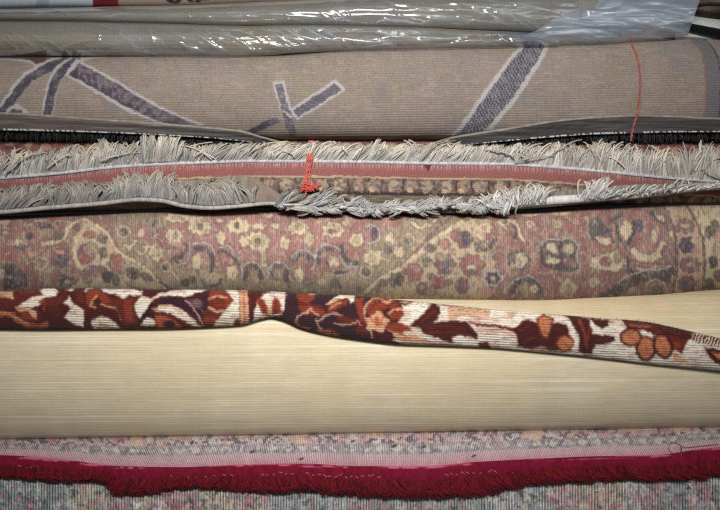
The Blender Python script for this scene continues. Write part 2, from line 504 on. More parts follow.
# abrash and ground zones
cv.mask(sstep(.45, .7, fbm(U, V, 26, seed=42)), (140, 92, 95), .6)
cv.mask(sstep(.52, .72, fbm(U, V, 14, seed=43)), PALO['k'], .45)
ORI = """
# ---- left field and first medallion
p k 118 215 176 214 170 228 150 226 146 236 160 262 176 270 190 296 150 299 118 262
p k 150 262 200 268 250 276 300 284 360 262 372 240 420 212 470 214 420 262 372 300 150 300
p c 72 238 80 230 84 219 92 221 108 231 113 246 124 256 140 264 152 276 164 292 166 300 60 300 72 284 90 276 76 268 73 252
s C 4 43 244 52 243 60 241 66 235 68 228 77 222 84 219 92 223 102 229 109 236 113 246 124 256 136 262 146 268 154 277 166 291
s C 4.5 76 240 74 250 77 262 82 269 92 266 102 263 110 258
e v 86 254 9 10
e r 85 258 6 6
e k 92 248 6 6
e g 102 239 5 4
e g 103 252 4 5
e r 90 235 7 4
f r 117 263 8 9
e b 76 228 4 3
e g 58 236 5 5
e k 46 233 7 5
s C 2 27 226 34 222 48 220
s C 2 55 222 66 221 72 224
e d 44 226 8 3
e v 60 258 11 10
e n 62 260 6 6
e s 60 252 5 3
s s 2 58 252 54 247
s c 2 33 260 35 268 41 271 52 272
s c 2 43 258 49 264 50 269
ring c 41 263 6 2
e k 44 280 6 5
e d 66 281 9 6
e c 67 282 3 3
p d 4 290 2 268 10 262 18 268 26 274 28 286 14 288
e n 18 278 8 7
e C 1 274 4 6
s k 2 0 262 8 262 14 263
e g 0 234 4 6
s y 1.6 2 242 4 232
f C 20 244 7 5
e g 22 247 4 3
s d 2 14 246 24 250
e s 32 255 5 3 -30
e v 95 271 12 6
s c 2.5 80 277 82 286 88 284 90 292
e d 108 276 6 6
e g 116 280 4 6
e k 88 280 5 4
f c 5 222 6 4
e d 30 236 4 3
s c 1.5 60 270 70 276 78 274
e r 8 256 8 4
# ---- olive lattice right of the medallion
ring C 124 232 6 2.4
e d 124 232 3 3
s C 3.2 125 246 130 247 134 244 136 241 132 240
s C 3 137 250 141 254 146 252 146 247 143 246
s C 3 147 246 155 247 160 249
e k 143 223 5 3
f R 142 232 9 8
e C 141 233 4 5
s w 2 158 218 160 226 154 230 156 236 152 238
s d 2 155 220 152 230
f C 156 253 7 9 4
e y 156 252 3 5
ring C 166 267 5 2
e d 165 268 2.5 2.5
e g 132 272 7 5
e d 134 276 4 4
e g 146 277 7 3.4 28
e r 121 268 4 6
s C 2.4 172 272 177 276 180 284 188 282
s k 2 128 286 146 290 158 294
s v 2.5 168 250 172 246 178 250 184 248
s d 2 176 234 182 228 192 226
s d 3 186 248 182 256 172 259 178 263
# ---- rosette field, middle left
p R 166 216 172 224 168 236 190 262 214 262 246 262 300 250 330 244 372 236 352 212 240 210
f C 178 218 15 4.5 9
e y 178 218 6 2
f C 174 236 9 7
e k 175 236 3 3
f C 200 228 12 7 8
e g 200 226 3.5 2.6
e y 204 230 3 2
f C 238 226 12 8 8
e g 238 225 4 3
e C 218 221 5 2.6
e C 196 219 7 2.6 -20
f C 221 238 5 7 5
s w 2 178 265 187 262 189 254 190 243 191 236
s w 2 193 244 204 242 212 246 215 254
s d 3 180 258 184 252 186 246
s d 4.5 196 249 206 249 212 256 213 266 210 276
s d 2 192 256 198 262
s d 3 219 252 226 252 234 258 238 264
s w 2 218 248 228 246 236 252 240 262
f C 197 262 5 9 5
f C 232 273 6 8 5
e y 213 278 10 6
s d 2 200 280 206 286 216 286 222 280
ring c 193 280 6 2
e d 193 280 3 3
e d 185 283 5 4
e k 176 284 5 4
s d 2 160 282 172 290 186 292
f C 258 241 12 10 9
e y 258 241 7 6
e g 258 241 3 3
s C 6 264 250 264 264
e y 263 258 2 6
f C 243 226 4 6 5
f C 244 241 5 6 6
f C 259 226 7 3
f C 275 226 5 3.4
f C 298 228 11 7 9
e y 298 227 5 3
e k 298 225 2.5 2
f C 285 242 5 8 5
f c 309 239 5 8 4
f C 333 230 11 8 7
e y 333 229 7 4
e g 331 231 3 2
f C 357 240 8 7 6
e y 357 240 3 4
e C 270 216 4 2.6
e C 263 213 4 1.6
e c 319 222 5 2 -20
f c 346 222 4 4
# cloud-band arches
s d 4.4 245 279 246 270 249 266 254 265 259 270 261 277
s w 2 242 280 242 268 247 262 254 261 261 267 264 276
s d 4.4 272 277 273 270 278 266 283 267 286 272 286 281
s w 2 268 278 269 268 275 262 283 262 289 269 290 279 296 283
s d 4 294 260 299 256 306 254 310 259
s w 2 291 257 298 251 306 249 313 255 315 265 311 270
s d 4.4 318 262 320 253 326 249 332 250
s w 2 315 262 316 250 324 244 332 245 341 250 342 262 348 268 360 266
s d 4.5 342 247 343 256 348 262 356 263
s d 3 326 262 334 272 346 273
e k 254 274 4 5
e k 279 275 4 5
f C 299 275 5 8 5
f C 334 264 5 7 4
e R 334 268 3 2
e k 320 283 9 6
e y 322 282 5 4
e g 336 284 6 5
e k 347 281 8 6
s c 2 300 290 314 291 326 290
s k 3 256 286 266 284 276 288
e g 308 284 4 4
s w 1.6 336 276 348 274 356 270
# ---- lilac ring and stripes before the second medallion
ring w 371 234 9 2.2
e R 369 236 6 6
e n 374 234 3 7
f C 390 240 4.5 8 4
ring C 408 240 6 2.2
e g 409 241 3.4 3.4
f C 399 252 6 6 6
s C 2.2 380 252 382 259 390 260 392 254
f C 373 258 9 8 7
e y 372 258 4 4
ring C 366 272 6 2
e d 366 272 4 4
e g 388 248 4 6
s C 2 424 225 432 222 442 216 448 214
s v 3 380 284 396 270 412 256 424 242 440 226 452 216
s C 3 412 222 418 228 428 226 436 220
e R 386 222 12 5
# second medallion
p c 366 300 384 280 402 268 420 252 440 236 462 223 480 214 492 222 484 240 496 262 486 300
s C 5.5 362 296 374 284 386 276 402 267 420 252 440 235 462 222
s k 1.6 368 298 382 284 404 272 424 256 444 240
e g 430 248 6 4
e g 427 262 5 5
e R 445 244 6 5
e r 456 235 6 5
f v 464 240 9 8
e n 466 238 4 7
f v 445 264 10 10
e n 446 267 4 8
e d 446 267 3 4
e k 441 257 6 4
f r 414 272 9 9
e R 414 270 4 4
f g 396 280 8 7
e d 398 280 4 5
e g 383 283 5 3.4
e v 424 289 8 6
e g 431 277 4 4
f r 440 283 12 6
e k 430 292 6 4
s C 3 452 256 460 264 456 276 446 278
e g 479 246 5 6
f r 472 265 12 11
e C 472 268 5 4
e g 472 272 4 3
e y 447 292 7 6
e v 462 286 7 8
e C 486 290 4 5
s C 3 478 226 474 232 482 238
# ---- right field
f C 485 228 8 5
e s 484 228 3 2
s d 3 502 218 512 222 517 230 514 238
s C 4 503 222 512 220 518 226 520 236 524 240
f C 504 222 7 4
e g 505 222 2 2
e C 530 224 5 4
e s 530 224 2 2
s C 3 518 214 534 214
e C 528 214 13 2.2
e C 560 213 10 2.6
e y 557 224 6 5
s w 2 480 258 490 258 496 250
s d 3 484 250 492 246 496 238
f w 493 278 10 9 5
f d 493 278 7 6 6
e w 493 278 3 3
f d 518 260 11 10 5
f C 519 260 8 8 5
e g 513 258 3 6
s w 2.4 516 268 524 266
e R 504 268 5 6
s d 5 511 294 517 284 528 279 537 284 542 296
s w 2 506 290 514 280 528 275 540 282
e C 534 289 4 5 20
e k 524 288 5 5
e s 488 292 8 5
# square flower block
p d 540 246 546 239 560 240 572 238 579 246 577 256 580 268 572 272 556 270 544 266 540 260
s w 1.8 540 246 546 239 560 240 572 238 579 246 577 256 580 268
s n 3 562 244 562 266
e C 552 248 7 4.4 40
e C 569 249 6 5
e y 570 248 3 3
e C 553 261 8 3.4
e v 569 262 6 5
f c 568 288 9 9 4
e k 568 290 4 6
e s 560 280 3 3
f d 597 230 8 13 5
s w 1.6 588 218 587 232 592 244
f C 597 263 7 7 5
e y 594 282 6 5
# big leaves at the right
s d 4 604 232 612 240 618 246
s d 4 616 224 620 240 624 244
s d 4 634 222 634 232 628 244
f C 626 230 6 10 4
s d 3 612 220 622 214
e C 604 240 8 5 20
e n 604 232 7 5
f C 612 262 13 10 5
e r 606 262 6 5
e k 618 258 4 5
s C 8 634 251 640 257 650 259 660 254 663 245
e R 644 247 8 5
e C 654 237 4 7
e v 666 252 5 6
s d 3 626 250 628 268 634 276
s C 2 636 268 648 270 656 266 670 266
s d 10 618 290 630 284 644 276 658 275 674 272
s d 9 604 296 620 290
s n 5 650 280 668 280
s w 2 616 284 628 276 644 270 660 270 672 266
ring y 656 291 11 3
e g 656 292 7 6
e k 634 292 7 5
s d 5 650 212 660 218 668 228
e C 660 218 6 2.6 40
e C 671 234 3 4
e R 640 216 10 5
s d 3 676 244 676 262
s C 3 672 276 674 290
e n 640 226 4 6
# border
p t 661 204 668 213 674 228 677 252 676 274 671 300 702 300 704 280 705 260 703 240 697 222 686 205
p C 686 205 697 222 703 240 705 260 704 280 702 300 980 300 980 200
s b 2.6 661 204 668 213 674 228 677 252 676 274 671 300
s b 2 686 205 697 222 703 240 705 260 704 280 702 300
f v 685 226 10 7 8
e t 685 226 6 3
f n 687 245 8 8 6
e C 694 241 4 3
f v 690 265 10 8 8
e t 690 265 5 3
f v 687 284 9 8 7
e n 685 284 4 4
e y 684 214 8 3
e g 709 232 4 6
e g 715 228 4 8
e t 718 236 4 7
e d 713 262 4 6
e g 708 284 6 5
e y 716 250 4 5
e v 718 276 4 6
f r 735 245 14 14 7
f g 760 225 12 9 6
f v 770 270 14 12 7
"""
vine = 1 - np.abs(2 * fbm(U, V, 15, seed=144, oct=2) - 1)
cv.mask(sstep(.9, .97, vine), PALO['k'], .6)
vine = 1 - np.abs(2 * fbm(U, V, 12, seed=154, oct=2) - 1)
cv.mask(sstep(.92, .98, vine), PALO['C'], .5)
cv.run(PALO, ORI)
lum = cv.C.mean(-1)
gy, gx = np.gradient(lum)
edge = np.clip(np.hypot(gx, gy) / 22, 0, 1)
cv.mask(edge, (78, 66, 62), .36)
vine = 1 - np.abs(2 * fbm(U, V, 8, seed=164, oct=2) - 1)
cv.mask(sstep(.88, .97, vine) * sstep(.4, .6, vnoise(U, V, 22, seed=165)), (92, 80, 72), .28)
vine = 1 - np.abs(2 * fbm(U, V, 9, seed=174, oct=2) - 1)
cv.mask(sstep(.9, .98, vine) * sstep(.4, .6, vnoise(U, V, 26, seed=175)), (206, 188, 158), .28)
# small filler blossoms, woven everywhere between the drawn motifs
r2 = np.random.default_rng(5)
for k in range(430):
    x, y = r2.uniform(-250, 668), r2.uniform(212, 300)
    c = PALO['kgdvrCycw'[r2.integers(9)]]
    cv.e(c, x, y, r2.uniform(.9, 3), r2.uniform(.9, 2.4), r2.uniform(0, 180), a=.55)
for k in range(80):
    x = r2.uniform(-250, -4)
    cv.f(PALO['Ckdvcn'[r2.integers(6)]], x, r2.uniform(215, 298), r2.uniform(4, 9), r2.uniform(4, 8), int(r2.integers(4, 8)), a=.8)
# pattern of the sides turned away
for k in range(260):
    x, y = r2.uniform(-250, 970), r2.uniform(302, 460)
    cv.f(PALO['Ckdvcn'[r2.integers(6)]], x, y, r2.uniform(4, 11), r2.uniform(4, 9), int(r2.integers(4, 8)), a=.8)
cv.mask(sstep(.62, .8, vnoise(cv.U0, V, 1.5, 3.2, seed=48)), (204, 186, 166), .34)
cv.mask(sstep(.62, .8, vnoise(cv.U0, V, 1.5, 3.0, seed=49)), (80, 68, 70), .36)
cv.mask(np.ones_like(U), (160, 138, 124), .14)
cv.mask(sstep(.45, .9, np.sin(cv.U0 * 2 * np.pi / 2.1 + 2 * vnoise(cv.U0, cv.V0, 60, seed=46))) * (.2 + .9 * vnoise(U, V, 5, 12, seed=47)), (214, 200, 186), .36)
cv.mask(sstep(.45, .9, -np.sin(cv.U0 * 2 * np.pi / 2.1 + 2 * vnoise(cv.U0, cv.V0, 60, seed=46))) * (.15 + 1.0 * vnoise(U, V, 6, 9, seed=45)), (74, 60, 66), .32)
cv.C = cv.C * .96
M_orient = rug_mat('old_rose_knotted_weave', [(.5, .01, .06, .4)], grain=.26, gscale=(.7, .5), bump=.0008, jitter=.8)
o = orient.mesh('rolled_rug', M_orient, cv.C)
tag(o, 'faded rose oriental rug roll with cream medallions, above the cream ribbed roll', 'rug')

# ------------------------------------------------------------------ 3. brown and cream floral rug
BR_TOP = [(-90, 292), (0, 291), (60, 288), (130, 289), (240, 290), (300, 293), (360, 296), (420, 302), (480, 308), (540, 313), (600, 318), (640, 321), (690, 331), (720, 338), (810, 352)]
BR_BOT = [(-90, 328), (0, 329), (60, 329.5), (120, 329), (180, 328), (240, 325), (258, 320), (270, 317.5), (282, 320), (300, 328), (330, 335), (365, 340), (400, 344), (480, 347), (540, 352), (600, 358), (660, 365), (720, 371), (810, 384)]
us = np.linspace(-90, 810, 41)
nbb = []
for q in us:
    yy = np.linspace(spl(BR_TOP, q), spl(BR_BOT, q), 15)
    nbb.append((q, float(max(beige.at(np.full(15, q), yy).max(), orient.at(np.full(15, q), yy)[:4].max())) + .0065))
brown = Roll(BR_TOP, BR_BOT, nbb, .02, back=.0085, pw=.75, lump=.004, seed=23, nback=30)
rb = np.random.default_rng(15)
PALB = dict(d=(72, 31, 29), b=(98, 43, 33), r=(132, 58, 40), q=(168, 92, 64), o=(190, 120, 82), O=(208, 158, 124), C=(228, 216, 198), n=(56, 34, 41), t=(198, 158, 126), k=(40, 24, 24), p=(206, 166, 146), g=(112, 84, 88))
cv = Canvas(brown.U, brown.V, (74, 32, 29), warp=.9, wscale=2.5, soft=1.6, seed=51)
U, V = cv.U, cv.V
cv.mask(sstep(.5, .7, fbm(U, V, 14, seed=52)), PALB['b'], .5)
BRO = """
# left end
p O -20 292 0 291 14 291 14 300 8 298 0 297 -20 297
p b 14 290 40 288 44 293 32 297 22 304 12 306 14 298
s r 2 20 293 34 291
p b -20 298 0 298 18 302 10 308 -20 309
p C 44 287 55 288 58 292 55 296 46 298 40 305 30 308 16 307 24 302 32 297 43 295 40 291
p O 15 307 30 308 36 311 37 320 34 319 28 312 18 312
p q -20 311 0 311 14 312 20 318 30 323 40 324 48 321 48 328 26 328 16 322 8 316 -20 318
s O 1.4 0 313 10 314 18 319 28 324
p r 18 312 28 312 34 319 30 321 22 318
s b 2 36 308 40 316 40 323
s r 3 40 302 46 300 44 310
p b 46 299 62 296 64 302 56 306 48 306
p C 69 296 71 300 75 305 84 310 84 328 76 325 66 319 64 317 68 312 72 308 63 303 66 300
p C 66 290 76 287 72 291
# first scroll
p b 76 291 84 289 84 302 80 304 76 300
s C 2 85 291 88 288.5 93 287.5
p r 86 293 92 289 99 288 102 293 110 297 112 303 104 304 98 296 92 300 90 308 86 304
e r 93 294 6 5
s O 1.8 97 296 92.5 300 91 305 95 308
s O 1.7 101 304 108 306.5 114 308 124 307.5
s p 2.2 117.5 308 120 314 121 320
p b 110 298 122 300 134 296 137 300 135 312 137 322 124 327 120 318 116 308
p r 124 300 132 299 132 312 133 322 126 322 124 310
s d 5 87 326 87.5 317 93 312 102 310.5 111 314 117 321 122 326
p C 91 322 96 318 102 316.5 108 318 115 323 122 329 94 329
p O 99 321 105 323 112 328 100 327
p C 101 289 110 286 124 287 142 291 142 295 130 295.5 124 298.5 120 297 114 294 104 293
p C 137.5 299 142 296 148 297 152 300 149 306 145 313 140 319 136 314 134.6 306
p d 140 288 164 288 152 296 145 294
s k 2.6 153 303 147 311 140 321
s k 3.6 144 315 154 316
p C 140 326 146 317 152 318 157 322 155 326
p C 149 300 160 293 176 289.5 208 288 201 293 184 296.5 172 295.5 160 298 153 303
p p 152 300 164 294 172 295 160 298
e d 157 302 5 3.6
p O 152 308 160 306 162 312 158 314
# big bud
p n 160 297 174 296.5 186 298 202 292 214 290 212 298 208 306 203 312 205 326 200 322 195 317 186 310 172 304 160 303
p d 186 299 200 293 208 293 196 299
s p 1.5 186 300 192 306 198 315 203 325
e g 197 304 6 4
s g 1.5 190 300 200 300
s g 1.2 200 308 204 314
p C 158 305 172 305 184 311 194 320 201 327 190 327 180 320 170 314 158 311
s O 1.6 160 306.5 172 307 182 312
s b 3 158 313.5 172 316 184 322 192 328
p q 154 315 164 316 174 320 184 328 158 328
e d 169 324 6 4
p b 208 289 222 288 232 296 233 306 226 314 216 324 204 325 203 314 208 304
p r 212 290 222 289 226 294 218 294 210 297
p r 226 296 231 298 231 306 224 308
e r 218 304 5 3.4
e r 211 320 8 4
s O 2 209 299.5 217 296 226 297.5
s O 2.6 209 307 215 311.5 224 311.5
s b 2 210 304 220 303
p C 222 288 237 289 239.5 292 239.5 318 237 327 212 327 221 315 229 307 233 300 229 294
e b 237 323 3 4
# stripes and the pinched fold
p O 239.5 289 248 289 249.5 324 240 326
s q 1.2 243.6 290 244.6 324
s d 5.4 252 290 251.5 306 252.5 319
s b 1.8 251 291 251 308
p C 253 322 254 312 258 301 264 294 272 290.5 287.5 291 286.5 299 284.5 308 282 314 272 317 264 318
p r 258 298 264 300 268 307 269 316 262 313 257.6 304
p r 275 296 280 301 282 312 272 315 271 306
e O 269.6 311 2.6 5
s b 1.2 261 302 266 312
s b 1.2 276 301 276 312
# dark middle
p n 286 291 372 295 372 345 330 337 300 329 284 318
p b 298 300 322 306 330 316 314 316 300 314
p r 296 293 310 292 316 297 308 303 298 301
e O 312 293 3.4 2
p r 298 307 312 306 324 311 322 317 306 312
e n 291 306 4 10
e n 326 301 7 5
s p 1.8 296 321 297.5 316.5 303 314 308 312 310 308.5 314 313 318.5 316
e n 306 322 9 5
s q 1.8 296 322 300 327 310 329
s p 1.3 316 319 318 326 322 330
p C 334 297.5 340 293 355 294 355 301 350.5 303.5 348 298 340 299 331 305 326 305
p O 326 305 334 299 342 298 336 303
p r 327 307 340 299.5 348 299.5 346 306 336 310 328 313
s O 1.2 330 308 340 303
e n 346 312 9 6
p b 334 312 346 317 362 320 358 326 340 322
e n 327 322 8 6
s p 1.7 319 321.5 325 315.5 333 313 341 315
s p 1.3 334 323 344 325 352 324 357 321 363 327
p q 316 330 332 330 342 337 326 336
s d 2.4 332 324 332 334
p r 355 299 364 297 363 312 368 324 360 322 357 310
e b 362 330 6 5
# open blossom
p r 366 306 372 299 384 298 388 304 384 313 372 314 367 318
e r 391 303 8 5
e r 397 314 8 6
s O 2.2 365.5 319 364 310 367 303 374 298 383 297
s O 2.2 383 300.5 388 302.5 393 298.5 400 298
s O 2 388 313.5 394 309.5 403 309
s b 1.4 370 310 376 303 382 302
s b 1.2 388 306 396 303
f O 377 322 11.5 10 5 1 0.6 .16
e q 377 321 3 4.4
s q 1.2 371 318 374 323
s q 1.2 383 317 381 324
e d 384.5 312 3.2 1.8
e d 367.5 316 2.6 2
p d 372 332 390 334 404 341 384 342
s p 1.4 371 331 372.5 337
# cream with the twin leaf
p C 400 298 410 299.5 434 303 450 306 484 309 484 350 404 345 392 340 404 334 398 322 404 314
p r 388 322 402 323.5 410 327 412 331 400 332 386 330
p O 388 330 402 333 412 331 424 338 436 343 402 342
s C 1.6 404 335 414 333 424 339
s r 1.2 392 331 406 336
f d 404 301 7.5 4 4
e p 405 302 4 1.6
p d 409 326 417 319.5 425 312 430.5 304.5 435 302.5 440.5 307 440.5 313 436.5 319.5 430 324.5 420 327.5
s b 2 422 321 434 312
p t 447 306 482 309 482 318.5 472 318.5 466 316 460 316 455 320.5 448.5 319.5
p p 449 307 456 308 453 316 450 316
p d 419 327 430 323 450 320.5 466 321.5 472.5 329 477.5 334 477.5 339 472 337.5 460 335.5 452.6 337 452.6 343 446 341.5 440 338 428 335.5 422.5 332
s b 1.6 426 328 446 326 464 329
s b 1.4 430 332 450 332 468 335
s r 2 469 322 480 325
p p 420 341 438 342 450 346 424 346
# scroll stems
p C 480 306 618 318 634 330 634 368 478 350
p t 478 308.5 491 309.5 490 318.5 478 314
p p 478 314 490 319 478 321
p t 506 312 517 313 512 320 508 317
s b 2.8 478 324.5 496 326 515 330.5
s p 2.6 478 328.5 500 330.5 513 335
s O 1 480 333 496 334
p b 478 343 488 341.5 491 349 478 350
# dark six-petal flower
p d 513 329 520 324 523 320 530 319.5 536 323 556 323 566 324 571 330 567 338 567 347 556 351 530 349 518 346 517 336
s b 1.6 520 331 528 326
s b 1.6 524 342 536 336
s b 1.4 548 348 560 347
s b 1.4 556 328 562 332
p b 536.5 318 545 313.5 553.5 319 552.5 328 548 339 542 339 537.5 329
p o 538.6 319 545 315.6 551.6 320 550.6 328 547 336.6 543.4 336.6 539.6 329
s q 1 543 320 545 333
e b 565 343 10 8.6
e o 565 343.4 8 6.6
s q 1 560 343 569 345
e p 540 348 6 1.6
p C 567 325 573 331 578.5 343 578.5 352.5 571.5 352 574 342 570 334
# curved dark leaf
p d 561 312 570 315 580 316 590 320 593 333 601 335.5 609 334.6 614 336 615 341 606 344.5 595 345 592.5 354 585 354.5 578.6 351 579 338 574 326 568 318
s r 3 579 320 584 330 587 346
s r 1.6 590 326 588 338
s b 1.4 596 340 611 338.5
p C 590 318.5 600 321 594 330 590.5 326
p d 588 317.5 610 320 608 326.5 601 328.5 596 324.5
s t 1.6 611 322 617 324
# orange trefoil
p C 615 323 732 348 732 382 604 363 612 349 618 340
p b 620 319 650 320 690 330 687.5 342 682 354 668 346 656 335 642 330 628 329
p d 646 321 694 333 688 341 664 333
s b 2 656 326 680 334
p r 666 340 680 343 680 350 670 346
s o 1.2 630 325 650 327
e d 631 337 11 9.6
e d 646 348.6 10.4 12.6
e d 663.5 346 10 13 -22
e o 631 337 8.8 7.4
e o 646 348 7.8 10.4
e o 662.8 346 7 10.6 -22
s q 1.1 628 334 635 341
s q 1 645 341 647 354
s q 1 659 340 666 351
s d 2 653.5 332 655 352
p C 690 342 700 342 705.5 350 704 362 690 361 682 354
p t 672 350 686 360 692 365 674 361
p d 704 347 726 351 726 367 716 363 709.5 358
p o 712 352 726 354 726 361 717 358.5
f d 750 362 16 12 6
f o 750 362 8 7 5
f b 785 370 14 10 6
f d -40 312 14 12 6
f o -40 312 8 7 6
p C -90 300 -64 294 -58 306 -66 322 -90 318
"""
cv.run(PALB, BRO)
cr = np.clip((cv.C.sum(-1) - 520) / 80, 0, 1)
cv.mask(cr * sstep(.5, .75, vnoise(U, V, 30, 3, seed=57)), (212, 184, 160), .4)
for k in range(14):
    for x in (rb.uniform(-240, -70), rb.uniform(800, 960)):
        y = rb.uniform(spl(BR_TOP, x), spl(BR_BOT, x))
        cv.f(PALB['drobCC'[rb.integers(6)]], x, y, rb.uniform(6, 14), rb.uniform(5, 10), 5, ph=rb.uniform(0, 6))
# whipped selvage at the right end of the top edge: pale and tan stitches
sel = sstep(690, 694, U) * sstep(9.5, 8, V - spl(BR_TOP, U) - 1)
st = np.sin(U * 2 * np.pi / 3.4 + V * .7)
cv.mask(sel * sstep(-.2, .3, st), (216, 196, 170), 1)
cv.mask(sel * sstep(.1, -.4, st), (96, 60, 48), 1)
# back of the cloth
bk = sstep(0, 6, V - spl(BR_BOT, U))
cv.mask(bk, (150, 118, 92), 1)
cv.mask(sstep(.55, .8, vnoise(U, V, 9, 1.4, seed=54)), (60, 24, 22), .2)
M_brown = rug_mat('ribbed_floral_pile', [(-.018, .42, .36, 1.3), (.33, .05, .06, .4)], grain=.34, gscale=(.35, .8), bump=.0010, rough=.9, sheen=.06, jitter=.7)
fl = thing('floral_rug', 'narrow brown, orange and cream floral rug lying across the plain cream roll', 'rug')
brown.mesh('cloth', M_brown, cv.C, fl)

# fuzz of the pile along its worn upper edge
S = 1200
xs = np.sort(rng.uniform(-245, 965, S))
worn = np.exp(-((xs - 640) / 36) ** 2) * 3.2 + .7
t = np.linspace(0, 1, 4)[None]
ln = worn * rng.uniform(.4, 1.2, S)
y0 = spl(BR_TOP, xs) + rng.uniform(.6, 5, S)
n0 = (np.array([brown.at(a, b) for a, b in zip(xs, y0)])) / UNIT
P = np.stack([xs[:, None] + t * (rng.normal(0, 1.6, S))[:, None], y0[:, None] - t * ln[:, None], n0[:, None] - .4 + np.sin(t * 2) * rng.uniform(.6, 2.2, S)[:, None]], -1)
ii = np.searchsorted(brown.u, xs).clip(0, len(brown.u) - 1)
kk = np.array([np.abs(brown.Y[:brown.nf, i] - y).argmin() for i, y in zip(ii, y0)])
fc = cv.C[kk, ii] * rng.uniform(.75, 1.1, (S, 1))
M_fuzz = rug_mat('loose_fibre', [], grain=.2, bump=.0002, sheen=.3)
tubes('pile_fuzz', M_fuzz, P, np.broadcast_to(.32 * (1 - .6 * t), (S, 4)), fc, fl, sides=3)
# ------------------------------------------------------------------ 4. taupe rug with grey bands
TA_TOP = [(-90, 60), (0, 58), (180, 56), (260, 56), (350, 50), (540, 44), (660, 38), (690, 37), (720, 40), (810, 48)]
TA_BOT = [(-90, 138), (0, 138), (180, 139), (360, 140), (540, 139), (720, 137), (810, 136)]
taupe = Roll(TA_TOP, TA_BOT, 0.0, .068, back=.12, pw=.6, lump=.0025, seed=24)
PALT = dict(o=(168, 162, 160), g=(80, 75, 80), G=(106, 96, 100), d=(74, 68, 74), m=(92, 58, 54), r=(150, 96, 84), k=(84, 74, 70))
cv = Canvas(taupe.U, taupe.V, (136, 123, 110), knot=1.1, warp=.8, wscale=4, soft=.9, seed=61)
U, V = cv.U, cv.V
cv.mask(sstep(.5, .75, fbm(U, V, 30, seed=62)), (127, 118, 113), .7)
cv.mask(sstep(.62, .78, vnoise(U, V, 2.2, 6, seed=63)), (118, 109, 110), .35)
cv.mask(sstep(.4, .8, fbm(U, V, 20, seed=76)), (140, 122, 116), .5)
cv.mask(sstep(.66, .8, vnoise(U, V, 9, 2, seed=66)), (156, 140, 130), .4)
cv.mask(sstep(.55, .8, fbm(U, V, 16, seed=64)) * sstep(.5, .7, vnoise(U, V, 3, 5, seed=65)), (122, 119, 122), .3)
TAU = """
p m -20 56 45 57 50 60 38 66 28 60
s o 2.4 -20 58 0 59 22 60 32 63 40 67
s o 12.6 68 60 54 64 40 70 28 78 20 86 11 99 2 112
s g 9 68 61 55 65 41 71 29 79 21 87 12 100 1 114
s o 7 8 116 12 110 18 108 26 114
s g 5 10 116 14 112 20 112
s o 11.6 78 59 70 64 60 71 54 82 51 92 47 116
s g 8.4 77 60 70 65 60.5 72 54.5 83 51.5 93 47 118
s o 2 80 60 92 58 112 55
p o 64 75 76 58 92 67 112 78 136 92 160 106 186 118 206 124 186 131 160 124 128 112 96 93 80 84
p G 68 75 79 63 92 70 112 81 136 95 160 109 184 120 198 125 184 129 160 122 130 109 98 91 82 82
p o 271.5 82 284.5 80 288 98 294 116 283 119 277 100
p o 288 110 336 79 345.5 90.5 297 121
p g 275 85 282 83.6 285.5 99 292 117 298 138 290 138 283 117 279 101
p g 293 110.5 335 83.4 341 90.6 298.5 117
s o 2 284 111 291 117
p d 246 132 262 123 276 117 280 121 262 130 250 136
p o 526 40 555 33 544 58 529 82 512 106 495 126 481 140 446 142 461 124 475 104 491 82 507 60
p g 530.5 41 549 36 539.6 56 524.5 80 507.5 104 490.5 124 476 139 452 140 466 124 480 105 496 82 512 60
"""
cv.run(PALT, TAU)
# the mottled filling of the broad bands, and the fine diagonal hatching of the crossed pair
band = (np.abs(cv.C - np.array(PALT['g'])).sum(-1) < 26) | (np.abs(cv.C - np.array(PALT['G'])).sum(-1) < 26)
b3 = band & (U > 62) & (U < 206) & (V > .66 * (U - 72) + 66 + 4 * np.sin(U * .9) - 2 + 9 * vnoise(U, V, 4, seed=69))
cv.mask(b3.astype(float), (76, 68, 78), .9)
cv.mask((band & ~b3).astype(float) * sstep(.5, .7, vnoise(U, V, 2.6, seed=67)), (128, 120, 126), .5)
cv.mask(band.astype(float) * sstep(.5, .72, vnoise(U, V, 3.2, seed=68)), (60, 55, 64), .55)
hat = band & (U > 270) & (U < 345)
cv.mask(hat * sstep(0, .5, np.sin((cv.U0 + cv.V0 * 1.1) * 2 * math.pi / 3.0)), (150, 146, 150), .6)
wv = band & (U > 440) & (U < 560)
cv.mask(wv * sstep(.1, .6, np.sin(cv.U0 * 1.9 + 2 * np.sin(cv.V0 * .9 + cv.U0 * .25) + 4 * vnoise(cv.U0, cv.V0, 7, seed=78))), (158, 154, 160), .6)
# end band at the right
endl = spl([(0, 690), (38, 690), (47, 698), (58, 703), (80, 706), (110, 705), (140, 700), (300, 690)], V)
em = sstep(-.7, .7, U - endl) * sstep(.7, -.7, U - endl - 15)
cv.mask(em, (106, 102, 106), .9)
cv.mask(sstep(1.6, .4, np.abs(U - endl)), (132, 92, 84), .6)
cv.mask(sstep(1.4, .3, np.abs(U - endl - 15)), (70, 66, 66), .9)
M_taupe = rug_mat('taupe_flat_weave', [(.004, .42, .2, .8)], grain=.3, gscale=(.5, .5), bump=.0008, jitter=.5)
ta = thing('banded_rug', 'taupe rug roll crossed by grey angular bands with pale outlines', 'rug')
taupe.mesh('roll', M_taupe, cv.C, ta)

